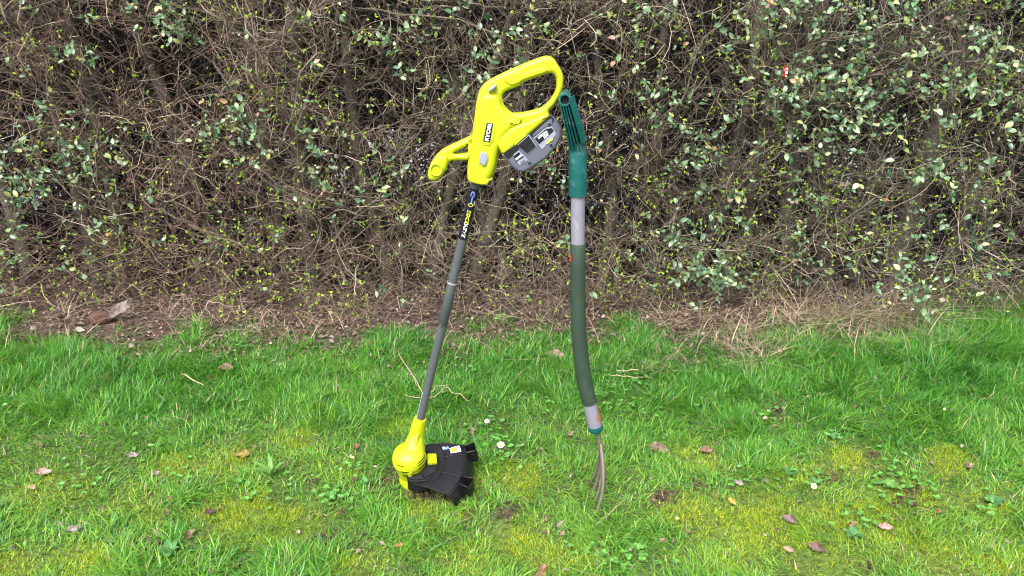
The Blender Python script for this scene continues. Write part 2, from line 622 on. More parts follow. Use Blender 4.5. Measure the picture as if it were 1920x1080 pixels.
w = rng.uniform(0.0012, 0.0037, N)
dk, md, yl, bl = np.array([0.034, 0.150, 0.014]), np.array([0.086, 0.292, 0.026]), np.array([0.23, 0.41, 0.055]), np.array([0.095, 0.27, 0.095])
a1 = np.clip(0.5 * fbm(x, y, 2.3, 60) + 0.85 * rng.random(N) - 0.12 - 0.20 * band + 0.16 * smooth(770, 930, v), 0, 1)[:, None]
c = dk + (md - dk) * np.clip(a1 * 2, 0, 1) + (yl - md) * np.clip(a1 * 2 - 1, 0, 1)
c = c + (np.array([0.30, 0.42, 0.045]) - c) * (mo * 0.42)[:, None]
c = np.where((rng.random(N) < 0.10)[:, None], bl, c)
dry = rng.random(N) < (0.030 + 0.10 * (1 - m))
c = np.where(dry[:, None], np.array([0.46, 0.36, 0.22]) * rng.uniform(0.6, 1.1, (N, 1)), c)
c = c * rng.uniform(0.8, 1.2, (N, 1))
root = np.stack([x, y, gz(x, y) - 0.003], -1)
prt = []
for sg, sel in ((2, L < 0.036), (3, L >= 0.036)):
    V, qs, tr, cc = blades(root[sel], az[sel], L[sel], lean[sel], bend[sel], w[sel], c[sel], segs=sg)
    prt.append((V, qs + [tr], cc))
V, F, cc = merge(prt)
grass = link('grass', np_mesh('grass', V, F, cc, [M_GRASS], False))
tag(grass, 'patchy bright green lawn grass in front of the hedge', 'grass', kind='stuff')
print('grass blades', N)

# ---- moss cushions: tiny upright shoots
x, y = sample_area(950000, 1.0, 2.6)
m, u, v = lawn_mask(x, y)
mo = blobs(u, v, MOSS, 0.8) * (0.12 + 0.9 * smooth(0.44, 0.60, fbm(x, y, 11, 120)))
keep = rng.random(len(x)) < np.clip(mo * 1.25, 0, 1) * m * 0.95 + 0.03 * m
x, y, mo = x[keep], y[keep], mo[keep]
N = len(x)
mc = np.array([0.27, 0.41, 0.020]) + (np.array([0.50, 0.52, 0.035]) - np.array([0.27, 0.41, 0.020])) * rng.random((N, 1))
mc = np.where((rng.random(N) < 0.3)[:, None], np.array([0.15, 0.24, 0.02]), mc) * rng.uniform(0.7, 1.1, (N, 1))
V, qs, tr, cc = blades(np.stack([x, y, gz(x, y) - 0.001], -1), rng.uniform(0, 6.3, N), rng.uniform(0.006, 0.018, N), rng.uniform(0, 1.35, N), rng.uniform(0, .4, N), rng.uniform(0.0014, 0.0028, N), mc, segs=1)
moss = link('moss', np_mesh('moss', V, qs + [tr], cc, [M_MOSS], False))
tag(moss, 'yellow green moss growing in patches through the lawn', 'moss', kind='stuff')
print('moss', N)

# ---- dry straw: dead grass hanging from the hedge foot and lying on the litter
cl = []
for (a, b, n, hgt) in [(1300, 600, 260, .16), (1340, 640, 200, .10), (1480, 610, 300, .2), (1540, 600, 300, .24), (1590, 610, 300, .24), (1650, 600, 300, .22), (1700, 610, 260, .2), (1745, 640, 120, .14),
                       (1410, 625, 200, .16), (1240, 600, 160, .14), (1390, 665, 260, .1), (1420, 670, 260, .1), (1600, 650, 220, .12), (1860, 590, 120, .2), (980, 560, 120, .14), (1020, 580, 140, .14), (700, 590, 120, .1), (560, 610, 100, .1),
                       (420, 600, 140, .12), (330, 600, 150, .12), (260, 590, 120, .1), (120, 600, 120, .12), (640, 610, 160, .1), (480, 620, 160, .1), (1170, 690, 80, .07), (1250, 680, 130, .08), (1230, 690, 90, .07), (1000, 690, 40, .08)]:
    p = gnd(a, b)
    n = int(n * .45)
    cl.append(np.stack([rng.normal(p.x, 0.055, n), rng.normal(p.y, 0.05, n), np.full(n, hgt)], -1))
cl = np.concatenate(cl)
k = int(2600)
fx = rng.uniform(-2.6, 2.6, k)
fy = rng.uniform(2.6, 3.25, k)
mk, _, _ = lawn_mask(fx, fy)
kk = rng.random(k) < (1 - mk)
cl = np.concatenate([cl, np.stack([fx[kk], fy[kk], np.full(kk.sum(), 0.11)], -1)])
N = len(cl)
c = np.array([0.47, 0.38, 0.28]) * rng.uniform(0.3, 1.3, (N, 1)) * np.where(rng.random((N, 1)) < 0.5, np.array([1, .9, .85]), np.array([1, 1, 1]))
az = np.where(rng.random(N) < 0.6, rng.normal(-1.57, 0.9, N), rng.uniform(0, 6.3, N))
V, qs, tr, cc = blades(np.stack([cl[:, 0], cl[:, 1], gz(cl[:, 0], cl[:, 1]) + rng.uniform(0, .015, N)], -1), az, cl[:, 2] * rng.uniform(.3, 1.35, N), rng.uniform(0.2, 1.45, N), rng.uniform(0, .9, N),
                       rng.uniform(.0012, .0030, N), c, segs=4)
st = link('straw', np_mesh('straw', V, qs + [tr], cc, [M_STRAW], False))
tag(st, 'dry straw coloured dead grass matted along the foot of the hedge', 'dry grass', kind='stuff')


# ------------------------------------------------------------------ leaf shapes
def leaf_shape(asp=0.55, fold=0.25, curl=0.2, n=4):
    """unit-length leaf along +x, faces +z: verts, faces (quads + tris)"""
    t = np.linspace(0, 1, n + 1)
    wv = asp * 0.5 * np.sin(np.pi * t ** 0.85) ** 0.8
    z0 = curl * (t - 0.5) ** 2 * -1.0 + curl * .25
    v = [(0, 0, z0[0])]
    for i in range(1, n):
        v += [(t[i], -wv[i], z0[i] + fold * wv[i]), (t[i], 0, z0[i]), (t[i], wv[i], z0[i] + fold * wv[i])]
    v.append((1, 0, z0[-1]))
    f = [(0, 1, 2), (0, 2, 3)]
    for i in range(n - 2):
        a, b = 1 + 3 * i, 4 + 3 * i
        f += [(a, b, b + 1, a + 1), (a + 1, b + 1, b + 2, a + 2)]
    e = 1 + 3 * (n - 2)
    L_ = len(v) - 1
    f += [(e, L_, e + 1), (e + 1, L_, e + 2)]
    return np.array(v, float), f


def scatter(shape, pos, rotm, size, col):
    v, f = shape
    N = len(pos)
    P = np.einsum('nij,vj->nvi', rotm, v) * size[:, None, None] + pos[:, None, :]
    nv = len(v)
    b = (np.arange(N) * nv)[:, None]
    t3 = np.array([q_ for q_ in f if len(q_) == 3])
    t4 = np.array([q_ for q_ in f if len(q_) == 4])
    out = []
    if len(t3): out.append((b[:, :, None] + t3[None]).reshape(-1, 3))
    if len(t4): out.append((b[:, :, None] + t4[None]).reshape(-1, 4))
    return P.reshape(-1, 3), out, np.repeat(col[:, None, :], nv, 1).reshape(-1, 3)


def frames(xd, nrm):
    xd = unit(xd)
    yd = unit(np.cross(nrm, xd))
    zd = np.cross(xd, yd)
    return np.stack([xd, yd, zd], -1)


# ---- leaf litter under the hedge (uncountable fragments)
n = 19000
x = rng.uniform(-2.9, 2.9, n)
y = rng.uniform(2.45, 3.7, n)
m, u, v = lawn_mask(x, y)
k = rng.random(n) < np.clip(1.05 - m, 0.02, 1)
x, y = x[k], y[k]
N = len(x)
pal = np.array([[0.20, 0.135, 0.11], [0.13, 0.080, 0.066], [0.34, 0.265, 0.225], [0.075, 0.045, 0.038], [0.25, 0.18, 0.165], [0.17, 0.10, 0.07]])
c = pal[rng.choice(len(pal), N, p=[.2, .24, .09, .24, .1, .13])] * rng.uniform(.5, 1.25, (N, 1))
nr = unit(np.stack([rng.normal(0, .5, N), rng.normal(0, .5, N), np.ones(N)], -1))
xd = rng.normal(size=(N, 3)) * [1, 1, .3]
parts = []
for j, sh in enumerate([leaf_shape(.6, .5, .7, 4), leaf_shape(.5, -.4, -.6, 3), leaf_shape(.8, .3, .4, 3)]):
    s = np.arange(N) % 3 == j
    parts.append(scatter(sh, np.stack([x, y, gz(x, y) + rng.uniform(.001, .02, N)], -1)[s], frames(xd[s], nr[s]), rng.uniform(.006, .026, s.sum()) , c[s]))
V, F, cc = merge(parts)
lit = link('leaf_litter', np_mesh('leaf_litter', V, F, cc, [M_LITTER], False))
tag(lit, 'brown leaf litter strewn in the strip between lawn and hedge', 'leaf litter', kind='stuff')

# small leaf crumbs in the lawn
n = 700
x, y = sample_area(n, 1.1, 2.6)
N = len(x)
c = pal[rng.integers(0, len(pal), N)] * rng.uniform(.6, 1.2, (N, 1))
nr = unit(np.stack([rng.normal(0, .6, N), rng.normal(0, .6, N), np.ones(N)], -1))
V, F, cc = scatter(leaf_shape(.55, .5, .6, 3), np.stack([x, y, gz(x, y) + rng.uniform(.004, .022, N)], -1), frames(rng.normal(size=(N, 3)) * [1, 1, .3], nr), rng.uniform(.007, .02, N), c)
cr = link('leaf_crumbs', np_mesh('leaf_crumbs', V, F, cc, [M_LITTER], False))
tag(cr, 'tiny brown leaf crumbs scattered through the grass', 'leaf crumbs', kind='stuff')

# soil crumbs on the bare spots
x, y = sample_area(260000, 1.1, 2.6)
_, u, v = lawn_mask(x, y)
k = rng.random(len(x)) < blobs(u, v, SOIL, .6) ** 2 * .5
x, y = x[k], y[k]
N = len(x)
octv = np.array([(1, 0, 0), (-1, 0, 0), (0, 1, 0), (0, -1, 0), (0, 0, .8), (0, 0, -.8)], float)
octf = [(0, 2, 4), (2, 1, 4), (1, 3, 4), (3, 0, 4), (2, 0, 5), (1, 2, 5), (3, 1, 5), (0, 3, 5)]
c = np.array([0.085, 0.055, 0.04]) * rng.uniform(.5, 1.5, (N, 1))
V, F, cc = scatter((octv, octf), np.stack([x, y, gz(x, y) + rng.uniform(0, .012, N)], -1), frames(rng.normal(size=(N, 3)), rng.normal(size=(N, 3))), rng.uniform(.0015, .006, N), c)
sc = link('soil_crumbs', np_mesh('soil_crumbs', V, F, cc, [M_GROUND], False))
tag(sc, 'dark crumbly soil on the bare spots of the lawn', 'soil', kind='stuff')

# ---- clover and other small round-leaved ground cover
CLOV = [(1180, 745, 55, 90), (1130, 760, 40, 50), (1225, 790, 35, 30), (915, 818, 40, 60), (945, 840, 40, 50), (480, 930, 40, 30), (160, 900, 45, 30), (620, 935, 40, 40), (1330, 900, 40, 30), (1480, 895, 50, 40),
        (1665, 905, 50, 50), (1690, 930, 40, 40), (1600, 985, 35, 30), (1850, 960, 50, 40), (1020, 770, 40, 25), (650, 890, 25, 25), (1105, 790, 40, 25), (350, 890, 35, 25), (320, 860, 40, 20), (1140, 1040, 50, 50), (1200, 1050, 50, 40), (25, 770, 30, 20), (1560, 825, 30, 14), (1440, 785, 30, 16), (440, 790, 40, 16), (860, 690, 50, 16), (450, 660, 50, 60)]
P_, A_ = [], []
for (a, b, r, n) in CLOV:
    uu, vv = rng.normal(a, r * .75, n), rng.normal(b, r * .42, n)
    for i in range(int(n * .4)):
        p = gnd(uu[i], vv[i])
        hz = rng.uniform(.008, .024)
        a0 = rng.uniform(0, 6.3)
        for k in range(3):
            P_.append((p.x, p.y, p.z + hz))
            A_.append(a0 + k * 2.094)
P_, A_ = np.array(P_), np.array(A_)
N = len(P_)
c = np.array([0.110, 0.29, 0.050]) * rng.uniform(.6, 1.3, (N, 1))
V, F, cc = scatter(leaf_shape(.95, .25, .2, 3), P_, frames(np.stack([np.cos(A_), np.sin(A_), rng.uniform(-.1, .35, N)], -1), np.stack([rng.normal(0, .2, N), rng.normal(0, .2, N) - .2, np.ones(N)], -1)), rng.uniform(.006, .013, N), c)
clo = link('clover', np_mesh('clover', V, F, cc, [M_WEED], False))
tag(clo, 'small round leaved clover spreading low through the lawn', 'clover', kind='stuff')

# ================================================================== THE HEDGE
FRONT, BACK, TOP = 2.96, 4.15, 1.75
hedge = empty('hedge', (0, 3.3, 0.0))
tag(hedge, 'long clipped hedge of bare brown twigs with sparse pale green leaves', 'hedge')


def front_y(x, z):
    return FRONT + (fbm(x, z, 2.6, 200) - 0.5) * 0.22 - smooth(0.36, 0.06, z) * 0.20 * smooth(.25, .6, noise2(x, 0 * x, 3.1, 222))


def grow(start, d, length, K, wig, up=0.0, clampf=True):
    N = len(start)
    P = np.empty((N, K, 3))
    P[:, 0] = start
    d = unit(d)
    step = (length / (K - 1))[:, None]
    for k in range(1, K):
        d = unit(d + rng.normal(0, wig, (N, 3)) + np.array([0, 0, up]))
        nxt = P[:, k - 1] + d * step
        if clampf:
            fy_ = front_y(nxt[:, 0], nxt[:, 2])
            hit = nxt[:, 1] < fy_
            d[hit, 1] = np.abs(d[hit, 1]) * 0.3
            nxt[:, 1] = np.where(hit, fy_ + rng.uniform(0, .03, N), nxt[:, 1])
            low = nxt[:, 2] < 0.06
            d[low, 2] = np.abs(d[low, 2])
            nxt[:, 2] = np.maximum(nxt[:, 2], 0.05)
        P[:, k] = nxt
    return P


# trunks (each a part)
trunk_u = [(600, .028, 3.22), (545, .016, 3.3), (655, .02, 3.38), (875, .02, 3.22), (965, .024, 3.34), (1130, .02, 3.3), (1215, .018, 3.4), (1395, .022, 3.3), (1465, .024, 3.22), (1545, .03, 3.3), (1665, .036, 3.2), (1600, .018, 3.36),
           (1760, .02, 3.3), (1850, .024, 3.36), (60, .022, 3.3), (190, .02, 3.24), (230, .018, 3.3), (330, .02, 3.4), (430, .022, 3.35), (740, .02, 3.36), (810, .018, 3.3), (1300, .02, 3.4), (-120, .02, 3.3), (-260, .024, 3.3), (-400, .02, 3.3), (2030, .024, 3.3), (2160, .02, 3.3), (2300, .024, 3.3)]
TR = []
TRR = []
for (tu, r_, ty) in trunk_u:
    p = at(tu, 560, ty)
    st_ = np.array([[p.x, ty, -0.05]])
    r_ *= 1.4
    P = grow(st_, np.array([[rng.normal(0, .10), rng.normal(0, .05), 1.0]]), np.array([1.9]), 14, .07, .08, False)
    rad = r_ * np.linspace(1.15, .5, 14)[None, :] * rng.uniform(.88, 1.12, (1, 14))
    V, Q = tube_arrays(P, rad, 9)
    col = np.array([0.085, 0.072, 0.058]) * rng.uniform(.7, 1.2)
    link('trunk', np_mesh('trunk', V, [Q], np.tile(col, (len(V), 1)), [M_TRUNK]), hedge)
    TR.append(P[0])
    TRR.append(r_)
TR = np.array(TR)

# branches
NB = 26
nb = len(TR) * NB
ti = np.repeat(np.arange(len(TR)), NB)
tt = rng.uniform(1.2, 12.8, nb)
i0 = np.floor(tt).astype(int)
fr = (tt - i0)[:, None]
bs = TR[ti, i0] * (1 - fr) + TR[ti, np.minimum(i0 + 1, 13)] * fr
ang = rng.normal(-1.57, 1.15, nb)
bd = np.stack([np.cos(ang), np.sin(ang), rng.uniform(-.1, 1.1, nb)], -1)
BR = grow(bs, bd, rng.uniform(.3, .75, nb), 10, .20, .08)
br = (.0018 + .0045 * rng.random(nb) ** 2)[:, None] * np.linspace(1, .45, 10)[None, :]
bcol = np.array([0.17, 0.140, 0.108]) * rng.uniform(.7, 1.35, (nb, 1))
V, Q = tube_arrays(BR, br, 6)
pu, pv2 = project(BR[:, 5, 0], BR[:, 5, 1], BR[:, 5, 2])
inview = (pu > -50) & (pu < 1970) & (pv2 > -60) & (pv2 < 640)
order = np.argsort(np.where(inview, BR[:, 4:, 1].mean(1), 99))
single = set(order[:150].tolist())
rest = np.array([i for i in range(nb) if i not in single])
for i in sorted(single):
    v_, q_ = tube_arrays(BR[i:i + 1], br[i:i + 1], 6)
    link('branch', np_mesh('branch', v_, [q_], np.tile(bcol[i], (len(v_), 1)), [M_BARK]), hedge)
v_, q_ = tube_arrays(BR[rest], br[rest], 5)
o = link('branches', np_mesh('branches', v_, [q_], np.repeat(bcol[rest], 50, 0), [M_BARK]), hedge)
tag(o, kind='stuff')


def along(P, n_each, lo=.15, hi=1.0):
    N, K, _ = P.shape
    idx = np.repeat(np.arange(N), n_each)
    t = rng.uniform(lo, hi, len(idx)) * (K - 1) * .999
    i = np.floor(t).astype(int)
    f = (t - i)[:, None]
    p = P[idx, i] * (1 - f) + P[idx, i + 1] * f
    d = P[idx, i + 1] - P[idx, i]
    return p, unit(d), idx


def trend(x, z, n):
    """growth habit: long slanting shoots at the left, tangled elsewhere"""
    wl_ = smooth(-0.3, -1.2, x)[:, None]
    t = np.array([0.9, -0.25, -0.42]) * np.where(rng.random((n, 1)) < .75, 1, -1)
    return wl_ * t * 1.1


def twig_cols(x, z, n):
    base = np.array([0.165, 0.124, 0.093])
    left = np.array([0.175, 0.116, 0.092])
    right = np.array([0.145, 0.124, 0.098])
    wl_, wr_ = smooth(-.4, -1.4, x)[:, None], smooth(.3, 1.2, x)[:, None]
    c = base + (left - base) * wl_ + (right - base) * wr_
    c = c * rng.uniform(.35, 1.4, (n, 1))
    pale = (rng.random(n) < .14)[:, None]
    return np.where(pale, np.array([0.38, 0.31, 0.23]) * rng.uniform(.8, 1.3, (n, 1)), c)


# twigs
p, d, _ = along(BR, 21)
n = len(p)
d = unit(d * .6 + rng.normal(0, .75, (n, 3)) + np.array([0, -.35, .25]) + trend(p[:, 0], p[:, 2], n))
def clump(q_):
    return 0.50 + 0.50 * smooth(.36, .60, fbm(q_[:, 0], q_[:, 2] * 1.15, 4.2, 410))


kk = rng.random(n) < np.maximum(clump(p), smooth(3.2, 3.35, p[:, 1]))
p, d = p[kk], d[kk]
nf = 5200
pf = np.stack([rng.uniform(-2.9, 2.9, nf), np.zeros(nf), rng.uniform(.12, 1.7, nf)], -1)
pf[:, 1] = front_y(pf[:, 0], pf[:, 2]) + rng.uniform(0, .22, nf)
p = np.concatenate([p, pf])
d = np.concatenate([d, unit(rng.normal(0, .8, (nf, 3)) + np.array([0, -.1, .35]) + trend(pf[:, 0], pf[:, 2], nf))])
nbs = 2900
pb_ = np.stack([rng.uniform(-2.9, 2.9, nbs), rng.uniform(2.80, 3.35, nbs), .03 + .30 * rng.random(nbs)], -1)
p = np.concatenate([p, pb_])
d = np.concatenate([d, rng.normal(size=(nbs, 3)) * [1, .5, .45] + np.array([0, -.25, -.1])])
n = len(p)
TW = grow(p, d, .09 + .24 * rng.random(n) ** 1.4, 6, .36)
tr_ = (.0008 + .0014 * rng.random(n) ** 1.7)[:, None] * np.linspace(1, .5, 6)[None, :]
tcol = twig_cols(p[:, 0], p[:, 2], n)
Vt, Qt = tube_arrays(TW, tr_, 3)
# side shoots
p2, d2, _ = along(TW, 4, .2)
n2 = len(p2)
vis = (p2[:, 1] < 3.38) & (np.abs(p2[:, 0]) < 2.75) & (rng.random(n2) < clump(p2) * .55)
p2, d2 = p2[vis], d2[vis]
n2 = len(p2)
d2 = unit(d2 * .7 + rng.normal(0, .7, (n2, 3)) + np.array([0, -.25, .1]))
SH = grow(p2, d2, rng.uniform(.03, .10, n2), 3, .40)
sr = rng.uniform(.0006, .0012, n2)[:, None] * np.linspace(1, .6, 3)[None, :]
scol = twig_cols(p2[:, 0], p2[:, 2], n2)
Vs, Qs = tube_arrays(SH, sr, 3)
# twigs deep in the hedge, bark coloured darker to paint the interior shade
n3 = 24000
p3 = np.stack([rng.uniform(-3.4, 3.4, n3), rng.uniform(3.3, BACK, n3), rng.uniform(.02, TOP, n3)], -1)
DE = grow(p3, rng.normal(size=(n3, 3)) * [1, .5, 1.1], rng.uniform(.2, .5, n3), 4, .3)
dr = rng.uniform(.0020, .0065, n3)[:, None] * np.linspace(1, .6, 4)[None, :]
dshade_col = np.array([0.028, 0.023, 0.020]) * rng.uniform(.6, 1.3, (n3, 1))
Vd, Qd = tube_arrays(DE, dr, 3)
V, F, cc = merge([(Vt, [Qt], np.repeat(tcol, 18, 0)), (Vs, [Qs], np.repeat(scol, 9, 0)), (Vd, [Qd], np.repeat(dshade_col, 12, 0))])
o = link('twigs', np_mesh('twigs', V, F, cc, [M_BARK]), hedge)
tag(o, kind='stuff')
print('twigs', n, n2, n3)

# dead leaves lodged inside
n = 2600
p = np.stack([rng.uniform(-3.2, 3.2, n), rng.uniform(3.25, 3.9, n), rng.uniform(.05, 1.7, n) ** 1.2], -1)
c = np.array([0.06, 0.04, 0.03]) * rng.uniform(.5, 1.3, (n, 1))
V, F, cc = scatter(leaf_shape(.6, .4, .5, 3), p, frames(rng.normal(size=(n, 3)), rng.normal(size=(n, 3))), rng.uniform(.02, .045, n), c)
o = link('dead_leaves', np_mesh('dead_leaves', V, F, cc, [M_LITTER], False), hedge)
tag(o, kind='stuff')

# buds: just-opening leaf pairs at shoot tips and nodes
tip = SH[:, -1]
td = unit(SH[:, -1] - SH[:, -2])
bu, bv = project(tip[:, 0], tip[:, 1], tip[:, 2])
pb = 0.40 + 0.42 * smooth(1150, 1600, bu) + 0.16 * smooth(300, 480, bv) - 0.07 * smooth(700, 300, bu) * smooth(320, 150, bv)
pb = pb * (tip[:, 1] < front_y(tip[:, 0], tip[:, 2]) + .14) * (0.35 + 1.3 * smooth(.4, .65, fbm(tip[:, 0], tip[:, 2], 5, 300)))
k = rng.random(len(tip)) < pb
tip, td = tip[k], td[k]
n = len(tip)
rep = 3
tp, tdd = np.repeat(tip, rep, 0), np.repeat(td, rep, 0)
xd = unit(tdd + rng.normal(0, .6, (n * rep, 3)))
nr = unit(rng.normal(0, .6, (n * rep, 3)) + np.array([0, -1, .4]))
c = np.array([0.27, 0.45, 0.040]) * rng.uniform(.5, 1.3, (n * rep, 1)) * np.where(rng.random((n * rep, 1)) < .25, np.array([1.35, 1.05, 1.0]), 1.0)
V, F, cc = scatter(leaf_shape(.5, .4, .3, 2), tp, frames(xd, nr), rng.uniform(.006, .018, n * rep), c)
o = link('buds', np_mesh('buds', V, F, cc, [M_BUD], False), hedge)
tag(o, kind='stuff')
print('buds', n)

# the broad old leaves, in the clumps where the photograph has them (u, v, radius, count)
CL = [(80, 340, 80, 34), (150, 300, 60, 20), (30, 350, 40, 18), (190, 370, 60, 18), (245, 290, 40, 12), (120, 280, 40, 14), (75, 220, 22, 8), (30, 480, 30, 10), (170, 430, 50, 12), (180, 520, 25, 4),
      (440, 215, 35, 14), (470, 260, 45, 26), (420, 230, 30, 12), (495, 285, 25, 10), (345, 70, 22, 16), (330, 15, 40, 10), (130, 110, 18, 7), (350, 100, 20, 8), (255, 20, 20, 5), (600, 320, 40, 20), (590, 345, 25, 8), (700, 335, 50, 10), (660, 390, 40, 8), (745, 350, 16, 6),
      (890, 100, 25, 10), (960, 100, 30, 9), (930, 130, 40, 8), (730, 100, 50, 8), (690, 60, 60, 8), (820, 40, 60, 8), (1010, 30, 50, 7), (900, 30, 50, 8), (780, 190, 50, 7), (860, 170, 30, 7),
      (1040, 300, 40, 8), (1000, 320, 30, 8), (1170, 60, 40, 8), (1230, 40, 30, 6), (1150, 180, 40, 8), (1210, 130, 30, 7), (1240, 220, 30, 8), (1180, 430, 40, 6), (1270, 420, 40, 10), (1220, 520, 30, 5), (1310, 270, 40, 14), (1290, 210, 30, 8),
      (1460, 30, 45, 20), (1410, 25, 30, 8), (1510, 35, 40, 12), (1580, 40, 35, 12), (1500, 110, 60, 16), (1560, 80, 40, 10), (1480, 165, 40, 20), (1520, 210, 45, 22), (1570, 180, 35, 16), (1590, 200, 35, 14), (1640, 220, 45, 20), (1590, 120, 50, 14), (1420, 225, 35, 16), (1410, 80, 30, 6), (1400, 130, 40, 6), (1455, 290, 40, 8),
      (1690, 165, 40, 14), (1750, 150, 40, 12), (1830, 120, 30, 12), (1790, 180, 45, 14), (1860, 190, 40, 14), (1820, 70, 35, 10), (1890, 130, 30, 8), (1690, 250, 45, 12), (1760, 280, 50, 8), (1850, 290, 50, 8), (1880, 240, 40, 6),
      (1320, 310, 30, 10), (1540, 310, 40, 8), (1400, 400, 35, 12), (1330, 390, 30, 8), (1480, 460, 40, 18), (1510, 380, 30, 6), (1700, 350, 40, 8), (1680, 425, 40, 10), (1600, 460, 40, 10), (1720, 345, 30, 8), (1860, 440, 35, 8),
      (1300, 510, 40, 22), (1340, 530, 40, 30), (1360, 520, 25, 12), (1295, 460, 30, 14), (1320, 555, 30, 14), (1640, 510, 50, 20), (1690, 505, 40, 18), (1590, 530, 30, 8), (1660, 530, 25, 9), (1770, 550, 20, 4), (1740, 200, 60, 8), (1630, 60, 60, 8), (1700, 40, 60, 6)]
SPR_P, SPR_D, SPR_L = [], [], []


def sprig_at(p):
    SPR_P.append((p.x, float(front_y(p.x, p.z)) + rng.normal(.012, .035), p.z))
    SPR_D.append(rng.normal(0, .55, 3) + np.array([0, -.55, .75]))
    SPR_L.append(rng.uniform(.035, .11))


for (a, b, r, n) in CL:
    for i in range(max(1, int(n * .72))):
        sprig_at(at(rng.normal(a, r * .62), rng.normal(b, r * .58), 3.0))
for _ in range(720):      # odd leafy shoots anywhere on the face, thicker at the right
    uu = rng.uniform(-400, 2300)
    if uu < 1050 and rng.random() < .45: continue
    p = at(uu, rng.uniform(-150, 540), 3.0)
    sprig_at(p)
SPR_P, SPR_D, SPR_L = np.array(SPR_P), np.array(SPR_D), np.array(SPR_L)
ok = SPR_P[:, 2] > .10
SPR_P, SPR_D, SPR_L = SPR_P[ok], SPR_D[ok], SPR_L[ok]
ns = len(SPR_P)
SPG = grow(SPR_P, SPR_D, SPR_L, 4, .22, 0, False)
Vg, Qg = tube_arrays(SPG, np.full((ns, 1), .0011) * np.linspace(1, .6, 4)[None, :], 3)
gcol = np.array([0.20, 0.17, 0.10]) * rng.uniform(.6, 1.2, (ns, 1))
o = link('leafy_shoots', np_mesh('leafy_shoots', Vg, [Qg], np.repeat(gcol, 12, 0), [M_BARK]), hedge)
tag(o, kind='stuff')
LP, LX, LG = [], [], []
for i in range(ns):
    npair = 1 + int(SPR_L[i] / .028 * rng.uniform(.6, 1.1))
    tone = rng.random()
    for k_ in range(npair):
        t = 1 - k_ / max(npair, 1) * .9
        f = t * 2.999
        j = int(f)
        c_ = SPG[i, j] + (SPG[i, j + 1] - SPG[i, j]) * (f - j)
        ax_ = unit(SPG[i, 3] - SPG[i, 0])
        sd_ = unit(np.cross(ax_, rng.normal(size=3)))
        for sg in (-1, 1):
            if rng.random() < .14: continue
            LP.append(c_)
            LX.append(ax_ * rng.uniform(.2, .9) + sd_ * sg + rng.normal(0, .15, 3))
            LG.append(tone)
LP, LX, LG = np.array(LP), unit(np.array(LX)), np.array(LG)
N = len(LP)
lu, lv = project(LP[:, 0], LP[:, 1], LP[:, 2])
pal_leaf = np.array([[0.090, 0.185, 0.085], [0.145, 0.245, 0.125], [0.060, 0.135, 0.055], [0.240, 0.345, 0.180], [0.300, 0.350, 0.110], [0.400, 0.420, 0.230], [0.440, 0.280, 0.220], [0.36, 0.21, 0.07]])
pw = np.array([.22, .25, .16, .18, .10, .06, .022, .006])
kind = rng.choice(len(pal_leaf), N, p=pw / pw.sum())
size = (.010 + .023 * rng.random(N) ** 1.3) * np.where(lu > 1250, 1.08, 1.0)
xd = LX
nr = unit(rng.normal(0, .4, (N, 3)) + np.array([0, -.7, .65]))
fr_ = frames(xd, nr)
vis = (lu > 0) & (lu < 1920) & (lv > 0) & (lv < 700)
score = np.where(vis, size - (LP[:, 1] - 3.0) * .15, -9)
big = np.argsort(-score)[:298]
shapes = [leaf_shape(.56, .25, .3, 5), leaf_shape(.64, .4, -.25, 5), leaf_shape(.50, .12, .6, 5)]
lmesh = {}
for i in big:
    key = (kind[i], i % 3)
    if key not in lmesh:
        v_, f_ = shapes[i % 3]
        P4, F4, c4 = scatter((v_, f_), np.zeros((1, 3)), np.eye(3)[None], np.ones(1), pal_leaf[kind[i]][None])
        lmesh[key] = np_mesh('leaf', P4, F4, c4, [M_LEAF])
    o = link('leaf', lmesh[key], hedge)
    Mx = Matrix(((*fr_[i][0], LP[i][0]), (*fr_[i][1], LP[i][1]), (*fr_[i][2], LP[i][2]), (0, 0, 0, 1)))
    o.matrix_basis = Mx @ Matrix.Scale(float(size[i]), 4)
rest = np.setdiff1d(np.arange(N), big)
parts = []
for j in range(3):
    s = rest[rest % 3 == j]
    parts.append(scatter(shapes[j], LP[s], fr_[s], size[s], pal_leaf[kind[s]] * rng.uniform(.75, 1.3, (len(s), 1))))
V, F, cc = merge(parts)
o = link('leaves', np_mesh('leaves', V, F, cc, [M_LEAF]), hedge)
tag(o, kind='stuff')
print('leaves', N)

# ================================================================== THE TRIMMER
YT = 1.69


def z1(pts, Y=YT):      # zoomed study 1 -> (x, z) on the plane Y
    return [(lambda p: (p.x, p.z))(at(780 + a / 3.6, 80 + b / 3.6, Y)) for a, b in pts]


def z2(pts, Y=YT):
    return [(lambda p: (p.x, p.z))(at(880 + a / 7.714, 200 + b / 7.714, Y)) for a, b in pts]


HEAD = gnd(757, 916)
trim = empty('grass_trimmer', (HEAD.x, 1.71, 0.0))
tag(trim, 'yellow battery grass trimmer with black guard leaning on the fork handle', 'grass trimmer')

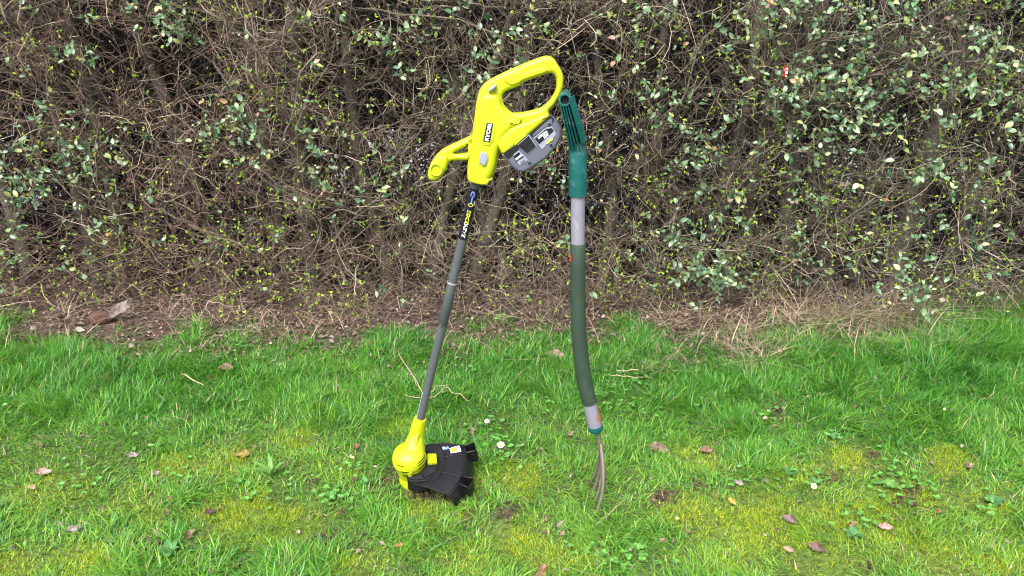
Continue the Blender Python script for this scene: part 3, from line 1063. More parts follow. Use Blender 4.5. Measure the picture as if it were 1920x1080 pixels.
OUT = [(345, 905), (350, 810), (362, 730), (383, 600), (398, 480), (410, 390), (424, 330), (450, 285), (492, 250), (600, 197), (720, 143), (850, 93), (892, 86), (926, 101), (952, 137), (985, 195), (996, 240), (988, 310), (966, 362), (948, 400),
       (925, 430), (893, 458), (902, 480), (890, 502), (760, 612), (612, 735), (582, 746), (571, 725), (562, 740), (553, 800), (538, 855), (518, 905), (498, 910), (484, 943), (466, 950), (430, 945), (355, 925)]
HOLE = [(585, 345), (612, 322), (700, 290), (712, 268), (765, 246), (885, 206), (920, 203), (940, 226), (948, 262), (944, 312), (930, 346), (905, 385), (868, 424), (810, 453), (662, 480), (622, 452), (592, 416), (583, 375)]
h = Geo()
h.slab([z1(OUT), z1(HOLE)], YT, .017, .0085, M_YELLOW, 1)
# swollen motor body
h.slab([z1([(356, 895), (360, 810), (372, 730), (392, 600), (407, 480), (420, 395), (438, 350), (480, 330), (560, 345), (575, 400), (600, 455), (655, 500), (740, 500), (600, 610), (570, 690), (552, 740), (543, 800), (530, 850), (510, 896), (494, 902), (478, 936), (430, 936), (362, 915)])], YT, .031, .012, M_YELLOW, 2)
# battery seat
h.slab([z1([(545, 660), (640, 560), (750, 520), (880, 462), (900, 480), (886, 500), (760, 608), (612, 730), (584, 740), (568, 715)])], YT, .037, .007, M_YELLOW, 1)
# raised rib on the seat, finger panel on the grip, bead round the name plate, lower collar
h.slab([z1([(648, 652), (728, 590), (745, 612), (668, 680)])], YT, .0385, .002, M_YELLOW, 0)
h.slab([z1([(590, 228), (700, 185), (720, 205), (850, 160), (880, 172), (896, 190), (770, 232), (715, 250), (700, 268), (640, 290), (600, 262)])], YT, .0192, .003, M_YELLOW, 1)
h.slab([z1([(470, 503), (545, 522), (520, 690), (432, 672)])], YT, .0325, .002, M_YELLOW, 1)
h.slab([z1([(396, 800), (414, 836), (478, 905), (524, 898), (500, 916), (482, 942), (430, 940), (358, 918), (352, 890), (362, 800)])], YT, .0335, .003, M_YELLOW, 1)
h.build('housing', trim)
s = Geo()
s.slab([z1([(440, 712), (496, 760), (470, 850), (414, 806)], YT - .03)], YT, .0338, .0025, M_YELLOW, 1)
s.slab([z1([(444, 722), (489, 764), (466, 841), (421, 804)], YT - .033)], YT, .0352, .002, M_LGREY, 1)
s.build('slide_button', trim)
s = Geo()
s.slab([z1([(488, 316), (541, 278), (541, 304), (490, 336)], YT - .03)], YT, .0335, .002, M_LGREY, 1)
s.build('lock_button', trim)
s = Geo()
s.slab([z1([(596, 330), (640, 300), (700, 285), (706, 322), (690, 330), (650, 328), (604, 345)])], YT, .009, .004, M_DARK, 1)
s.build('trigger', trim)
# name plate on the housing
s = Geo()
YF = YT - .0326
s.slab([z1([(477, 541), (521, 547), (500, 673), (453, 665)], YF)], YF, .0009, .0004, M_NAVY, 0)
a, b = at(780 + 476 / 3.6, 80 + 668 / 3.6, YF), at(780 + 499 / 3.6, 80 + 545 / 3.6, YF)
mid = (a + b) / 2
angp = math.atan2(b.z - a.z, b.x - a.x)
Lp = (b - a).length
s.text('RYOBI', face_frame((mid.x, YF - .0012, mid.z), angp), .012, M_WHITE, bold=.0004, fit=(Lp * .92, .0088))
s.build('name_plate', trim)
# front loop handle
hg = Geo()
GO = [(392, 617), (300, 660), (200, 706), (152, 740), (112, 790), (90, 855), (90, 900), (110, 918), (142, 917), (180, 890), (205, 850), (226, 802), (252, 790), (372, 790), (376, 735), (372, 690)]
GH = [(252, 744), (275, 728), (366, 684), (366, 737), (290, 746)]
hg.slab([z1(GO), z1(GH)], YT, .016, .007, M_YELLOW, 1)
hg.slab([z1([(165, 740), (112, 790), (88, 850), (86, 900), (108, 920), (145, 918), (182, 892), (206, 850), (224, 802), (215, 752)])], YT, .029, .008, M_YELLOW, 1)
cap = at(780 + 136 / 3.6, 80 + 858 / 3.6, YT - .03)
Mc = Matrix.Translation((cap.x, YT, cap.z)) @ Matrix.Rotation(R(90), 4, 'X')
hg.lathe([(.0150, .027), (.0148, .0325), (.0135, .0335), (.0112, .0330), (.0104, .0300), (.0001, .0298)], Mc, M_YELLOW, 24)
hg.build('front_handle', trim)

# battery pack
bt = Geo()
BO = [(500, 660), (512, 700), (560, 772), (622, 842), (700, 903), (770, 912), (850, 880), (1100, 715), (1235, 560), (1278, 485), (1322, 395), (1325, 285), (1242, 165), (1180, 110), (1120, 140)]
bt.slab([z2(BO)], YT, .036, .006, M_GREY, 0)
bat = bt.build('battery', trim)
YB = YT - .036


def bslab(name, pts, m, t=.0012, up=.0, rnd=0, Yb=None):
    gg = Geo()
    yb = (YB if Yb is None else Yb) - up
    gg.slab([z2(pts, yb)], yb, t, min(.0005, t * .45), m, rnd)
    return gg


bslab('top_band', [(492, 668), (690, 540), (735, 590), (640, 690), (560, 768), (512, 700)], M_DARK, .0014, 0, 1).build('dark_band', bat)
bslab('top_band', [(868, 395), (1172, 128), (1222, 178), (1222, 215), (1090, 275), (905, 440)], M_DARK, .0014, 0, 0).build('dark_band', bat)
gg = bslab('', [(905, 410), (1170, 165), (1205, 190), (1195, 270), (1110, 285), (930, 430)], M_GREY, .0012, .001, 1)
gg.build('shoulder', bat)
gg = bslab('', [(690, 560), (860, 405), (975, 572), (836, 694)], M_LGREY, .0012, 0, 0)
gg.slab([z2([(700, 563), (858, 418), (962, 572), (836, 680)], YB - .0016)], YB - .0016, .001, .0004, M_DARK, 0)
gg.slab([z2([(722, 540), (850, 436), (884, 508), (788, 590)], YB - .003)], YB - .003, .0012, .0005, M_DARK, 0)
gg.build('latch', bat)
gg = bslab('', [(930, 455), (1105, 300), (1195, 285), (1258, 385), (1240, 425), (1050, 620)], M_LGREY, .0012, 0, 0)
gg.slab([z2([(945, 462), (1110, 322), (1190, 308), (1222, 348), (1010, 542)], YB - .0016)], YB - .0016, .0006, .0002, M_NAVY, 0)
ab = math.atan2(at(940, 200, YB).z - at(920, 220, YB).z, (at(940, 200, YB) - at(920, 220, YB)).x) - .12


def b2(a_, b_, yb):
    return at(880 + a_ / 7.714, 200 + b_ / 7.714, yb)


p = b2(1060, 405, YB - .0025)
gg.text('LITHIUM+', face_frame((p.x, p.y, p.z), ab), .006, M_WHITE, bold=.0003, shear=.2, fit=(.026, .0052))
p = b2(1112, 418, YB - .0025)
gg.text('18V', face_frame((p.x, p.y, p.z), ab), .006, M_WHITE, bold=.0003, shear=.2, fit=(.0145, .0065))
p = b2(1155, 498, YB - .0025)
gg.text('4.0Ah', face_frame((p.x, p.y, p.z), ab), .006, M_PYEL, bold=.0002, shear=.2, fit=(.0175, .0055))
gg.build('rating_label', bat)
gg = bslab('', [(632, 690), (715, 635), (850, 770), (740, 840), (715, 840)], M_LGREY, .0012, 0, 0)
gg.slab([z2([(640, 715), (714, 656), (790, 727), (678, 796)], YB - .0016)], YB - .0016, .0006, .0002, M_NAVY, 0)
p = b2(716, 732, YB - .0025)
gg.text('RYOBI', face_frame((p.x, p.y, p.z), ab), .006, M_WHITE, bold=.0003, fit=(.0165, .0052))
p = b2(775, 787, YB - .0025)
gg.text('ONE+', face_frame((p.x, p.y, p.z), ab), .006, M_GREY, bold=.0002, fit=(.013, .0035))
gg.build('maker_label', bat)
for (a, b) in [(1157, 252), (1183, 552), (868, 808)]:
    gg = Geo()
    p = b2(a, b, YB)
    Ms = Matrix.Translation((p.x, YB, p.z)) @ Matrix.Rotation(R(90), 4, 'X')
    gg.lathe([(.0042, -.001), (.0042, .0022), (.0034, .0026), (.0001, .0026)], Ms, M_GREY, 16)
    gg.lathe([(.0027, .0024), (.0027, .0031), (.0001, .0031)], Ms, M_BLACK, 12)
    gg.build('screw', bat)

# shaft: upper tube, coupling, lower tube


def sh(v):
    return at(893 + (788 - 893) * (v - 340) / 445.0, v, YT + .048 * (v - 340) / 445.0)


def tube_px(pts_v, r, m):
    gg = Geo()
    gg.tube([sh(v_) for v_ in pts_v], r, m, 24)
    return gg


tube_px([325, 450, 529], .0108, M_SHAFT).build('upper_tube', trim)
gg = tube_px([527, 528.5, 607.5, 609], [.0108, .0122, .0122, .0110], M_SHAFT2)
gg.tube([sh(529), sh(530.8)], .0125, M_ALU, 24)
p = sh(607)
gg.tube([p + Vector((-.004, -.012, .001)), p + Vector((-.004, -.0142, .001))], .003, M_SHAFT, 12)
gg.build('coupling', trim)
tube_px([606, 700, 800], .0108, M_SHAFT).build('lower_tube', trim)
# printed sleeve on the upper tube
A, B = sh(447), sh(352)
ax = (B - A).normalized()
angs = math.atan2(ax.z, ax.x)
gg = Geo()
gg.tube([A, B], .0111, M_NAVY, 28)
sl = gg.build('shaft_label', trim)


def on_shaft(v, off=0.0):
    p = sh(v)
    n_ = Vector((-ax.z, 0, ax.x))
    return p + n_ * off + Vector((0, -.0113, 0))


def bend_text(gg, body, vmid, length, height, m, off=0.0, shear=.2, bold=.0003, extra=0.0):
    """lettering wrapped round the tube"""
    tmp = Geo()
    tmp.text(body, Matrix.Identity(4), .01, m, bold=bold, shear=shear, fit=(length, height), ext=0.0)
    c_ = sh(vmid)
    nrm = Vector((-ax.z, 0, ax.x))
    vs = []
    for v_ in tmp.v:
        th = (v_[1] + off) / .0113
        r_ = .0113
        vs.append(c_ + ax * v_[0] + nrm * (r_ * math.sin(th)) + Vector((0, -r_ * math.cos(th), 0)))
    gg.add(vs, tmp.f, m)


gg = Geo()
bend_text(gg, 'EASY', 430, .038, .0088, M_WHITE)
bend_text(gg, 'EDGE', 405, .034, .0088, M_PYEL)
bend_text(gg, 'O', 382.5, .009, .012, M_PYEL, shear=0, bold=0)
bend_text(gg, '180', 379, .012, .0042, M_WHITE, off=-.0085)
bend_text(gg, '(', 418.5, .004, .011, M_WHITE, shear=0)
bend_text(gg, ')', 416.0, .004, .011, M_PYEL, shear=0)
bend_text(gg, 'I', 374, .020, .003, M_PBLUE, shear=0)
bend_text(gg, 'D', 362.5, .014, .010, M_PBLUE, off=.001, shear=0, bold=.0006)
gg.build('lettering', sl)
# strip label near the bottom of the lower tube, seen at its edge
gg = Geo()
vs, fs = [], []
for i, v_ in enumerate((736, 783)):
    for k, th in enumerate(np.linspace(-1.75, -1.05, 6)):
        n_ = Vector((-ax.z, 0, ax.x))
        vs.append(sh(v_) + (-n_ * math.sin(th) * .0112) + Vector((0, -math.cos(th) * .0112, 0)))
for k in range(5): fs.append((k, k + 1, 7 + k, 6 + k))
gg.add(vs, fs, M_WHITE)
vs2 = []
for i, v_ in enumerate((739, 780)):
    for k, th in enumerate(np.linspace(-1.75, -1.15, 6)):
        n_ = Vector((-ax.z, 0, ax.x))
        vs2.append(sh(v_) + (-n_ * math.sin(th) * .01145) + Vector((0, -math.cos(th) * .01145, 0)))
gg.add(vs2, fs, M_NAVY)
gg.build('tube_label', trim)

# ---- cutting head: local frame, z = motor axis
HO = Vector((HEAD.x + .015, 1.740, .004))
HM = Matrix.Translation(HO) @ Matrix.Rotation(R(15), 4, 'X') @ Matrix.Rotation(R(-5), 4, 'Y')
HL = HM @ Matrix.Translation((.012, 0, 0))
hd = Geo()
prof = [(.001, .001), (.033, .001), (.0390, .004), (.0405, .012), (.0395, .020), (.035, .030), (.0335, .040), (.0345, .046), (.0395, .050), (.0412, .060), (.0415, .078), (.0425, .0805), (.0448, .0820), (.0455, .0845), (.0455, .0900), (.0440, .0905), (.0440, .0922), (.0455, .0928),
        (.0440, .102), (.040, .113), (.032, .121), (.018, .126), (.001, .127)]
hd.lathe(prof, HL, M_YELLOW, 48)
# neck rising to the tube
nk0 = HL @ Vector((.004, 0, .080))
nk = [nk0, nk0.lerp(sh(800), .45), sh(815), sh(795), sh(789), sh(784)]
hd.tube(nk, [.036, .0285, .0205, .0182, .0176, .0162], M_YELLOW, 28)
# fin along the neck front
f0, f1 = HL @ Vector((.004, -.038, .080)), sh(806) + Vector((.001, -.0150, 0))
hd.tube([f0, f1], [.0085, .0065], M_YELLOW, 10)
hd.tube([HL @ Vector((.002, -.039, .045)), HL @ Vector((.004, -.041, .085))], [.006, .0075], M_YELLOW, 10)
hd.build('motor_housing', trim)
# ventilation slots
for (th0, th1, zz) in [(-114, -90, .0700), (-112, -88, .0640), (-126, -100, .106), (-112, -84, .0875), (-48, -8, .104), (-52, -6, .097), (-54, -10, .0875)]:
    gg = Geo()
    rr = np.interp(zz, [p_[1] for p_ in prof], [p_[0] for p_ in prof]) + .0008
    gg.lathe([(rr, zz - .0015), (rr + .0003, zz), (rr, zz + .0015)], HL, M_BLACK, 10, R(th0), R(th1))
    gg.build('vent_slot', trim)

# guard: fan-shaped dished shield round the right rear of the head
gd = Geo()
NS = 40
SM = HM
gprof = [(.042, .052), (.050, .058), (.072, .064), (.100, .068), (.130, .069), (.155, .066), (.162, .062), (.169, .050), (.174, .036), (.176, .022)]
NEAR_C = ([.042, .060, .080, .100, .130, .160, .178], [-76, -72, -62, -54, -47.5, -43, -40])
FAR_C = ([.042, .060, .080, .100, .130, .160, .178], [95, 78, 56, 43, 30, 22, 20])


rows = []
for (r_, z_) in gprof:
    row = []
    for s_ in range(NS + 1):
        c0_, c1_ = R(float(np.interp(r_, *NEAR_C))), R(float(np.interp(r_, *FAR_C)))
        th = c0_ + (c1_ - c0_) * s_ / NS
        row.append(Vector((r_ * math.cos(th), r_ * math.sin(th), z_)))
    rows.append(row)
vs = [SM @ p_ for row in rows for p_ in row]
k = NS + 1
fs = [[i * k + s_, i * k + s_ + 1, (i + 1) * k + s_ + 1, (i + 1) * k + s_] for i in range(len(rows) - 1) for s_ in range(NS)]
nv = len(vs)
vs += [SM @ (p_ - Vector((0, 0, .003)) - Vector((p_.x, p_.y, 0)).normalized() * .002) for row in rows for p_ in row]
fs += [[nv + q_ for q_ in f[::-1]] for f in fs]
nr_ = len(rows)
for i in range(nr_ - 1):
    fs.append([i * k, (i + 1) * k, nv + (i + 1) * k, nv + i * k])
    fs.append([i * k + NS, nv + i * k + NS, nv + (i + 1) * k + NS, (i + 1) * k + NS])
for s_ in range(NS):
    fs.append([(nr_ - 1) * k + s_, (nr_ - 1) * k + s_ + 1, nv + (nr_ - 1) * k + s_ + 1, nv + (nr_ - 1) * k + s_])
gd.add(vs, fs, M_BLACK)


def gpos(r_, deg, dz=0.0):
    z_ = np.interp(r_, [p_[0] for p_ in gprof], [p_[1] for p_ in gprof])
    return SM @ Vector((r_ * math.cos(R(deg)), r_ * math.sin(R(deg)), float(z_) + dz))


# moulded ridges
gd.tube([gpos(.158, d_, .0005) for d_ in np.linspace(-42, 21, 30)], .0015, M_BLACK, 6)
gd.tube([gpos(.104, d_, .0008) for d_ in np.linspace(-53, 38, 24)], .0014, M_BLACK, 6)
gd.tube([gpos(r_, -20, .0005) for r_ in np.linspace(.105, .158, 8)], .0018, M_BLACK, 6)
gd.tube([gpos(r_, 9, .0005) for r_ in np.linspace(.105, .158, 8)], .0018, M_BLACK, 6)
gd.tube([gpos(r_, float(np.interp(r_, *NEAR_C)) + .5, -.0005) for r_ in np.linspace(.07, .176, 16)], .0020, M_BLACK, 6)
gd.tube([gpos(r_, float(np.interp(r_, *FAR_C)) - .5, -.0005) for r_ in np.linspace(.07, .176, 16)], .0020, M_BLACK, 6)
guard = gd.build('guard', trim, 25)
for dg in (-23, 15.5):
    gg = Geo()
    for sgn in (-1, 1):
        Mb = SM @ Matrix.Rotation(R(dg + sgn * 4.6), 4, 'Z') @ Matrix.Translation((.176, 0, .047))
        gg.box(Mb, .030, .0028, .042, M_BLACK, .0008)
    Mb = SM @ Matrix.Rotation(R(dg), 4, 'Z') @ Matrix.Translation((.1905, 0, .043))
    gg.box(Mb, .003, .031, .036, M_BLACK, .0008)
    Mb = SM @ Matrix.Rotation(R(dg), 4, 'Z') @ Matrix.Translation((.1605, 0, .0685))
    gg.box(Mb, .003, .029, .007, M_BLACK, .0008)
    gg.build('wheel_slot', guard)
# faceted collar plate, smoked panel and yellow ribbed release button
gg = Geo()
cv = [(.044, -80), (.055, -80), (.068, -66), (.083, -45), (.092, -22), (.090, 2), (.080, 22), (.060, 45), (.050, 55)]
rim = []
for (r_, d_) in cv: rim.append((r_, d_))
top = [SM @ Vector((r_ * math.cos(R(d_)), r_ * math.sin(R(d_)), .070 - (r_ - .046) * .12)) for r_, d_ in rim]
inn = [SM @ Vector((.0480 * math.cos(R(d_)), .0480 * math.sin(R(d_)), .0705)) for d_ in (40, 10, -15, -40, -70)]
bot = [p_ - Vector((0, 0, .030)) for p_ in top]
n_t = len(top)
gg.add(top + inn + bot, [list(range(n_t + 5))[::-1]] + [[i, i + 1, n_t + 5 + i + 1, n_t + 5 + i] for i in range(n_t - 1)], M_BLACK)
gg.tube([p_ + Vector((0, 0, .0012)) for p_ in top], .0022, M_BLACK, 8)
gg.build('collar_plate', guard, 20)
gg = Geo()
pts = [(.055, -42), (.076, -40), (.087, -20), (.060, -10), (.054, -22)]
tp_ = [SM @ Vector((r_ * math.cos(R(d_)), r_ * math.sin(R(d_)), .0722 - (r_ - .046) * .12)) for r_, d_ in pts]
gg.add(tp_ + [p_ - Vector((0, 0, .003)) for p_ in tp_], [[4, 3, 2, 1, 0]] + [[i, (i + 1) % 5, 5 + (i + 1) % 5, 5 + i] for i in range(5)], M_DARK)
gg.build('panel', guard, 20)
gg = Geo()
pts = [(.054, -76), (.063, -64), (.074, -46), (.058, -42), (.053, -58)]
tp_ = [SM @ Vector((r_ * math.cos(R(d_)), r_ * math.sin(R(d_)), .0722 - (r_ - .046) * .12)) for r_, d_ in pts]
gg.add(tp_ + [p_ - Vector((0, 0, .003)) for p_ in tp_], [[4, 3, 2, 1, 0]] + [[i, (i + 1) % 5, 5 + (i + 1) % 5, 5 + i] for i in range(5)], M_DARK)
gg.build('panel', guard, 20)
gg = Geo()
for kx in range(4):
    rr = .061 + kx * .0060
    Mb = SM @ Matrix.Rotation(R(8), 4, 'Z') @ Matrix.Translation((rr, 0, .0735 - kx * .0012))
    gg.box(Mb, .0062, .037 - kx * .0012, .010, M_YELLOW, .0018)
gg.build('release_button', guard)
# warning sticker on the guard top
gg = Geo()


def sticker(r0, r1, d0, d1, m, lift):
    vs = []
    for r_ in np.linspace(r0, r1, 4):
        for d_ in np.linspace(d0, d1, 5): vs.append(gpos(r_, d_, lift))
    fs = [[i * 5 + j, i * 5 + j + 1, (i + 1) * 5 + j + 1, (i + 1) * 5 + j] for i in range(3) for j in range(4)]
    gg.add(vs, fs, m)


sticker(.122, .150, 13, 22, M_WHITE, .0014)
sticker(.123, .140, 14, 21, M_AMBER, .0022)
sticker(.112, .122, 22, 27, M_PBLUE, .0014)
sticker(.106, .112, 24, 29, M_WHITE, .0014)
gg.build('warning_sticker', guard)
# spool under the head and the cutting line
gg = Geo()
gg.lathe([(.001, -.004), (.026, -.004), (.029, 0), (.029, .012), (.024, .014)], HL, M_DARK, 28)
gg.tube([HM @ Vector((.028, -.01, .005)), HM @ Vector((.07, -.03, .008)), HM @ Vector((.10, -.040, .012))], .001, M_WHITE, 6)
gg.build('line_spool', trim)

# ================================================================== THE FORK
YK = 1.667
fork = empty('garden_fork', (gnd(1112, 940).x, YK, 0))
tag(fork, 'upright garden fork with ribbed teal grip stuck in the lawn', 'garden fork')


def fk(u, v, Y=YK): return at(u, v, Y)


gg = Geo()
TUBE0 = fk(1059, 187.5, YK - .058)
TUBE1 = TUBE0 + Vector((.008, .115, 0))
axis_t = (TUBE1 - TUBE0).normalized()
qz = axis_t.to_track_quat('Z', 'Y').to_matrix().to_4x4()
MT = Matrix.Translation(TUBE0) @ qz
gg.lathe([(.0092, .014), (.0092, .0008), (.0098, 0), (.0128, 0), (.0138, .001), (.0138, .115), (.0095, .115), (.0092, .1)], MT, M_TEAL, 28)
gg.lathe([(.0092, .012), (.0001, .0121)], MT, M_TEAL_SHADE, 24)  # bore floor coloured near-black for the shade inside
gg.build('grip_bar', fork)
# ribbed arms of the handle: near and far
for side_ in (-1, 1):
    gg = Geo()
    Ya, Yb_ = (YK - .056, YK - .020) if side_ < 0 else (YK + .052, YK + .020)

    def P6(a, b, Y): return at(1020 + a / 3.273, 150 + b / 3.273, Y)
    # smooth spine on the right
    nst = 8
    spine, core = [], []
    for i in range(nst + 1):
        t = i / nst
        Yc = Ya + (Yb_ - Ya) * t ** 1.3
        l_ = P6(150 + (232 - 150) * t, 118 + (395 - 118) * t, Yc)
        r_ = P6(186 + (266 - 186) * t, 96 + (372 - 96) * t, Yc)
        spine.append((l_, r_, Yc))
    vs, fs = [], []
    for (l_, r_, Yc) in spine:
        dep = .016
        vs += [Vector((l_.x, Yc - dep * .5, l_.z)), Vector((r_.x - .004, Yc - dep * .5, r_.z)), Vector((r_.x, Yc - dep * .1, r_.z)), Vector((r_.x, Yc + dep, r_.z)), Vector((l_.x, Yc + dep, l_.z))]
    for i in range(nst):
        for j in range(5):
            j2 = (j + 1) % 5
            fs.append([i * 5 + j, i * 5 + j2, (i + 1) * 5 + j2, (i + 1) * 5 + j])
    fs += [[0, 1, 2, 3, 4][::-1], [nst * 5 + j for j in range(5)]]
    gg.add(vs, fs, M_TEAL)
    # web behind the ribs, near-black to paint the shade in the gaps
    vs, fs = [], []
    for i in range(nst + 1):
        t = i / nst
        Yc = Ya + (Yb_ - Ya) * t ** 1.3 + .006
        l_ = P6(98 + (172 - 98) * t, 150 + (430 - 150) * t, Yc)
        r_ = P6(165 + (250 - 165) * t, 120 + (400 - 120) * t, Yc)
        vs += [l_, r_, r_ + Vector((0, .010, 0)), l_ + Vector((0, .010, 0))]
    for i in range(nst):
        for j in range(4):
            j2 = (j + 1) % 4
            fs.append([i * 4 + j, i * 4 + j2, (i + 1) * 4 + j2, (i + 1) * 4 + j])
    fs += [[3, 2, 1, 0], [nst * 4 + j for j in range(4)]]
    gg.add(vs, fs, M_TEAL_SHADE)
    arm = gg.build('grip_arm', fork)
    tops = [(100, 152), (116, 160), (132, 164), (148, 162), (163, 152)]
    bots = [(160, 412), (180, 430), (200, 436), (220, 432), (240, 420)]
    for (a, b), (c_, d_) in zip(tops, bots):
        g2 = Geo()
        pts, rads = [], []
        for i in range(9):
            t = i / 8
            Yc = Ya + (Yb_ - Ya) * t ** 1.3
            pts.append(P6(a + (c_ - a) * t, b + (d_ - b) * t + 0, Yc + .001))
            rads.append(.0017 + .0007 * t)
        g2.tube(pts, rads, M_TEAL, 10, True, 1.6)
        g2.build('rib', arm)
gg = Geo()
gg.tube([fk(1082, 262), fk(1083, 272), fk(1083.5, 290), fk(1083.5, 362), fk(1083.5, 366.5), fk(1083.5, 367)], [.0150, .0195, .0207, .0212, .0208, .0195], M_TEAL, 32)
p = fk(1101, 305)
gg.tube([p + Vector((-.003, 0, 0)), p + Vector((.001, 0, 0))], [.004, .003], M_TEAL, 12)
gg.build('grip_socket', fork)
gg = Geo()
gg.tube([fk(1083.5, 360), fk(1083.5, 420), fk(1083.5, 459)], .0161, M_FALU, 32)
gg.build('grey_tube', fork)
cl_px = [(1083.5, 456), (1083.5, 459), (1083.5, 500), (1083.5, 545), (1084, 585), (1085, 622), (1088, 655), (1092, 690), (1097, 720), (1102, 742), (1106, 755)]
cl3 = [fk(a, b) for a, b in cl_px]
gg = Geo()
gg.tube(cl3, [.0168, .0182] + [.0184] * 2 + [.0186] * 2 + [.0187, .0189, .0192, .0192, .0190], M_OLIVE, 32)
gg.build('sleeve', fork)
gg = Geo()
p = fk(1070.5, 483, YK)
gg.tube([p + Vector((-.0002, -.004, .008)), p + Vector((-.0002, -.004, -.008))], .0028, M_RED, 10)
gg.build('red_sticker', fork)
gg = Geo()
gg.tube([fk(1104, 750), fk(1110, 775), fk(1116, 799)], [.0178, .0178, .0180], M_FALU, 32)
gg.build('lower_tube', fork)
# flaked paint patch
gg = Geo()
c0, c1 = fk(1106, 755), fk(1116, 799)
axk = (c1 - c0).normalized()
nk_ = Vector((axk.z, 0, -axk.x))
if nk_.x < 0: nk_ = -nk_
base = [(-.10, .45), (.12, .95), (.35, .75), (.50, 1.15), (.62, .35), (.72, .60), (.80, 1.05), (1.0, 1.2)]
vs, fs = [], []
ts = np.linspace(.2, .95, 14)
for t in ts:
    lo = .95 - .55 * math.exp(-((t - .58) / .14) ** 2) - .06 * math.sin(t * 40)
    for th in np.linspace(lo, 1.5, 6):
        r_ = .01825
        vs.append(c0 + axk * (t * (c1 - c0).length) + nk_ * (r_ * math.sin(th)) + Vector((0, -r_ * math.cos(th), 0)))
for i in range(13):
    for j in range(5): fs.append([i * 6 + j, i * 6 + j + 1, (i + 1) * 6 + j + 1, (i + 1) * 6 + j])
gg.add(vs, fs, M_RUST)
gg.build('rust_patch', fork)
gg = Geo()
gg.tube([fk(1116, 797), fk(1116.3, 799), fk(1117.5, 805), fk(1118, 807)], [.0185, .0192, .0190, .017], M_TEAL, 32)
gg.build('ferrule', fork)
# steel neck and four curved tines
gg = Geo()
gg.tube([fk(1121, 802), fk(1123, 825), fk(1126, 836)], [.0052, .0050, .0062], M_STEEL, 14)
gg.tube([fk(1124.0, 826), fk(1124.6, 830)], .0068, M_STEEL, 14)
gg.build('neck', fork)
for k_, dy in enumerate((-.070, -.0235, .0235, .070)):
    gg = Geo()
    bx = fk(1126, 838).x
    pts = []
    prof_t = [(0.0, 0.0, .0), (.18, .003, .30), (.35, .005, .55), (.55, .004, .76), (.75, -.002, .9), (.9, -.010, .97), (1.0, -.016, 1.0), (1.1, -.022, 1.0)]
    z0, zb = fk(1126, 832).z, .0
    for (t, ox, sp_) in prof_t:
        pts.append(Vector((bx + ox, YK + dy * sp_ - .002, z0 + (zb - z0) * t)))
    # smooth
    fine = []
    for i in range(len(pts) - 1):
        for s_ in range(4): fine.append(pts[i].lerp(pts[i + 1], s_ / 4))
    fine.append(pts[-1])
    for _ in range(3):
        fine = [fine[0]] + [(fine[i - 1] + fine[i] * 2 + fine[i + 1]) / 4 for i in range(1, len(fine) - 1)] + [fine[-1]]
    rads = [.0047 - .0024 * (i / (len(fine) - 1)) ** 1.5 for i in range(len(fine))]
    gg.tube(fine, rads, M_STEEL, 10)
    gg.build('tine', fork)

# ================================================================== SMALL THINGS
def dead_leaf(u, v, size, col, label, az=None, tilt=.35, curl=.8, asp=.55, lift=.012, name='fallen_leaf', cat='fallen leaf', pitch=0.0, fold=.45):
    p = gnd(u, v)
    n_ = 8
    vs, fs, cs = [], [], []
    az = rng.uniform(0, 6.3) if az is None else az
    for i in range(n_ + 1):
        t = i / n_
        wv = asp * .5 * math.sin(math.pi * min(1, t ** .9 * .97 + .015)) ** .75
        for k_ in range(5):
            s_ = (k_ - 2) / 2
            jit = 1 + rng.normal(0, .16)
            vs.append((t - .5, s_ * wv * jit, fold * abs(s_) ** 1.4 * wv + curl * (t - .5) ** 2 * .8 + rng.normal(0, .030) + .10 * math.sin(t * 5 + k_ * 1.3 + az)))
            cs.append(np.array(col) * .62 * (rng.uniform(.65, 1.3) if k_ != 2 else 1.3))
    for i in range(n_):
        for k_ in range(4): fs.append((i * 5 + k_, i * 5 + k_ + 1, i * 5 + k_ + 6, i * 5 + k_ + 5))
    Mr = Matrix.Rotation(az, 4, 'Z') @ Matrix.Rotation(-pitch, 4, 'Y') @ Matrix.Rotation(tilt, 4, 'X') @ Matrix.Scale(size, 4)
    me = np_mesh(name, np.array([tuple(Mr @ Vector(q_)) for q_ in vs]), [np.array(fs)], np.array(cs), [M_LITTER])
    o = link(name, me)
    o.location = (p.x, p.y, p.z + lift)
    tag(o, label, cat, 'dead leaves lying on the lawn')
    return o


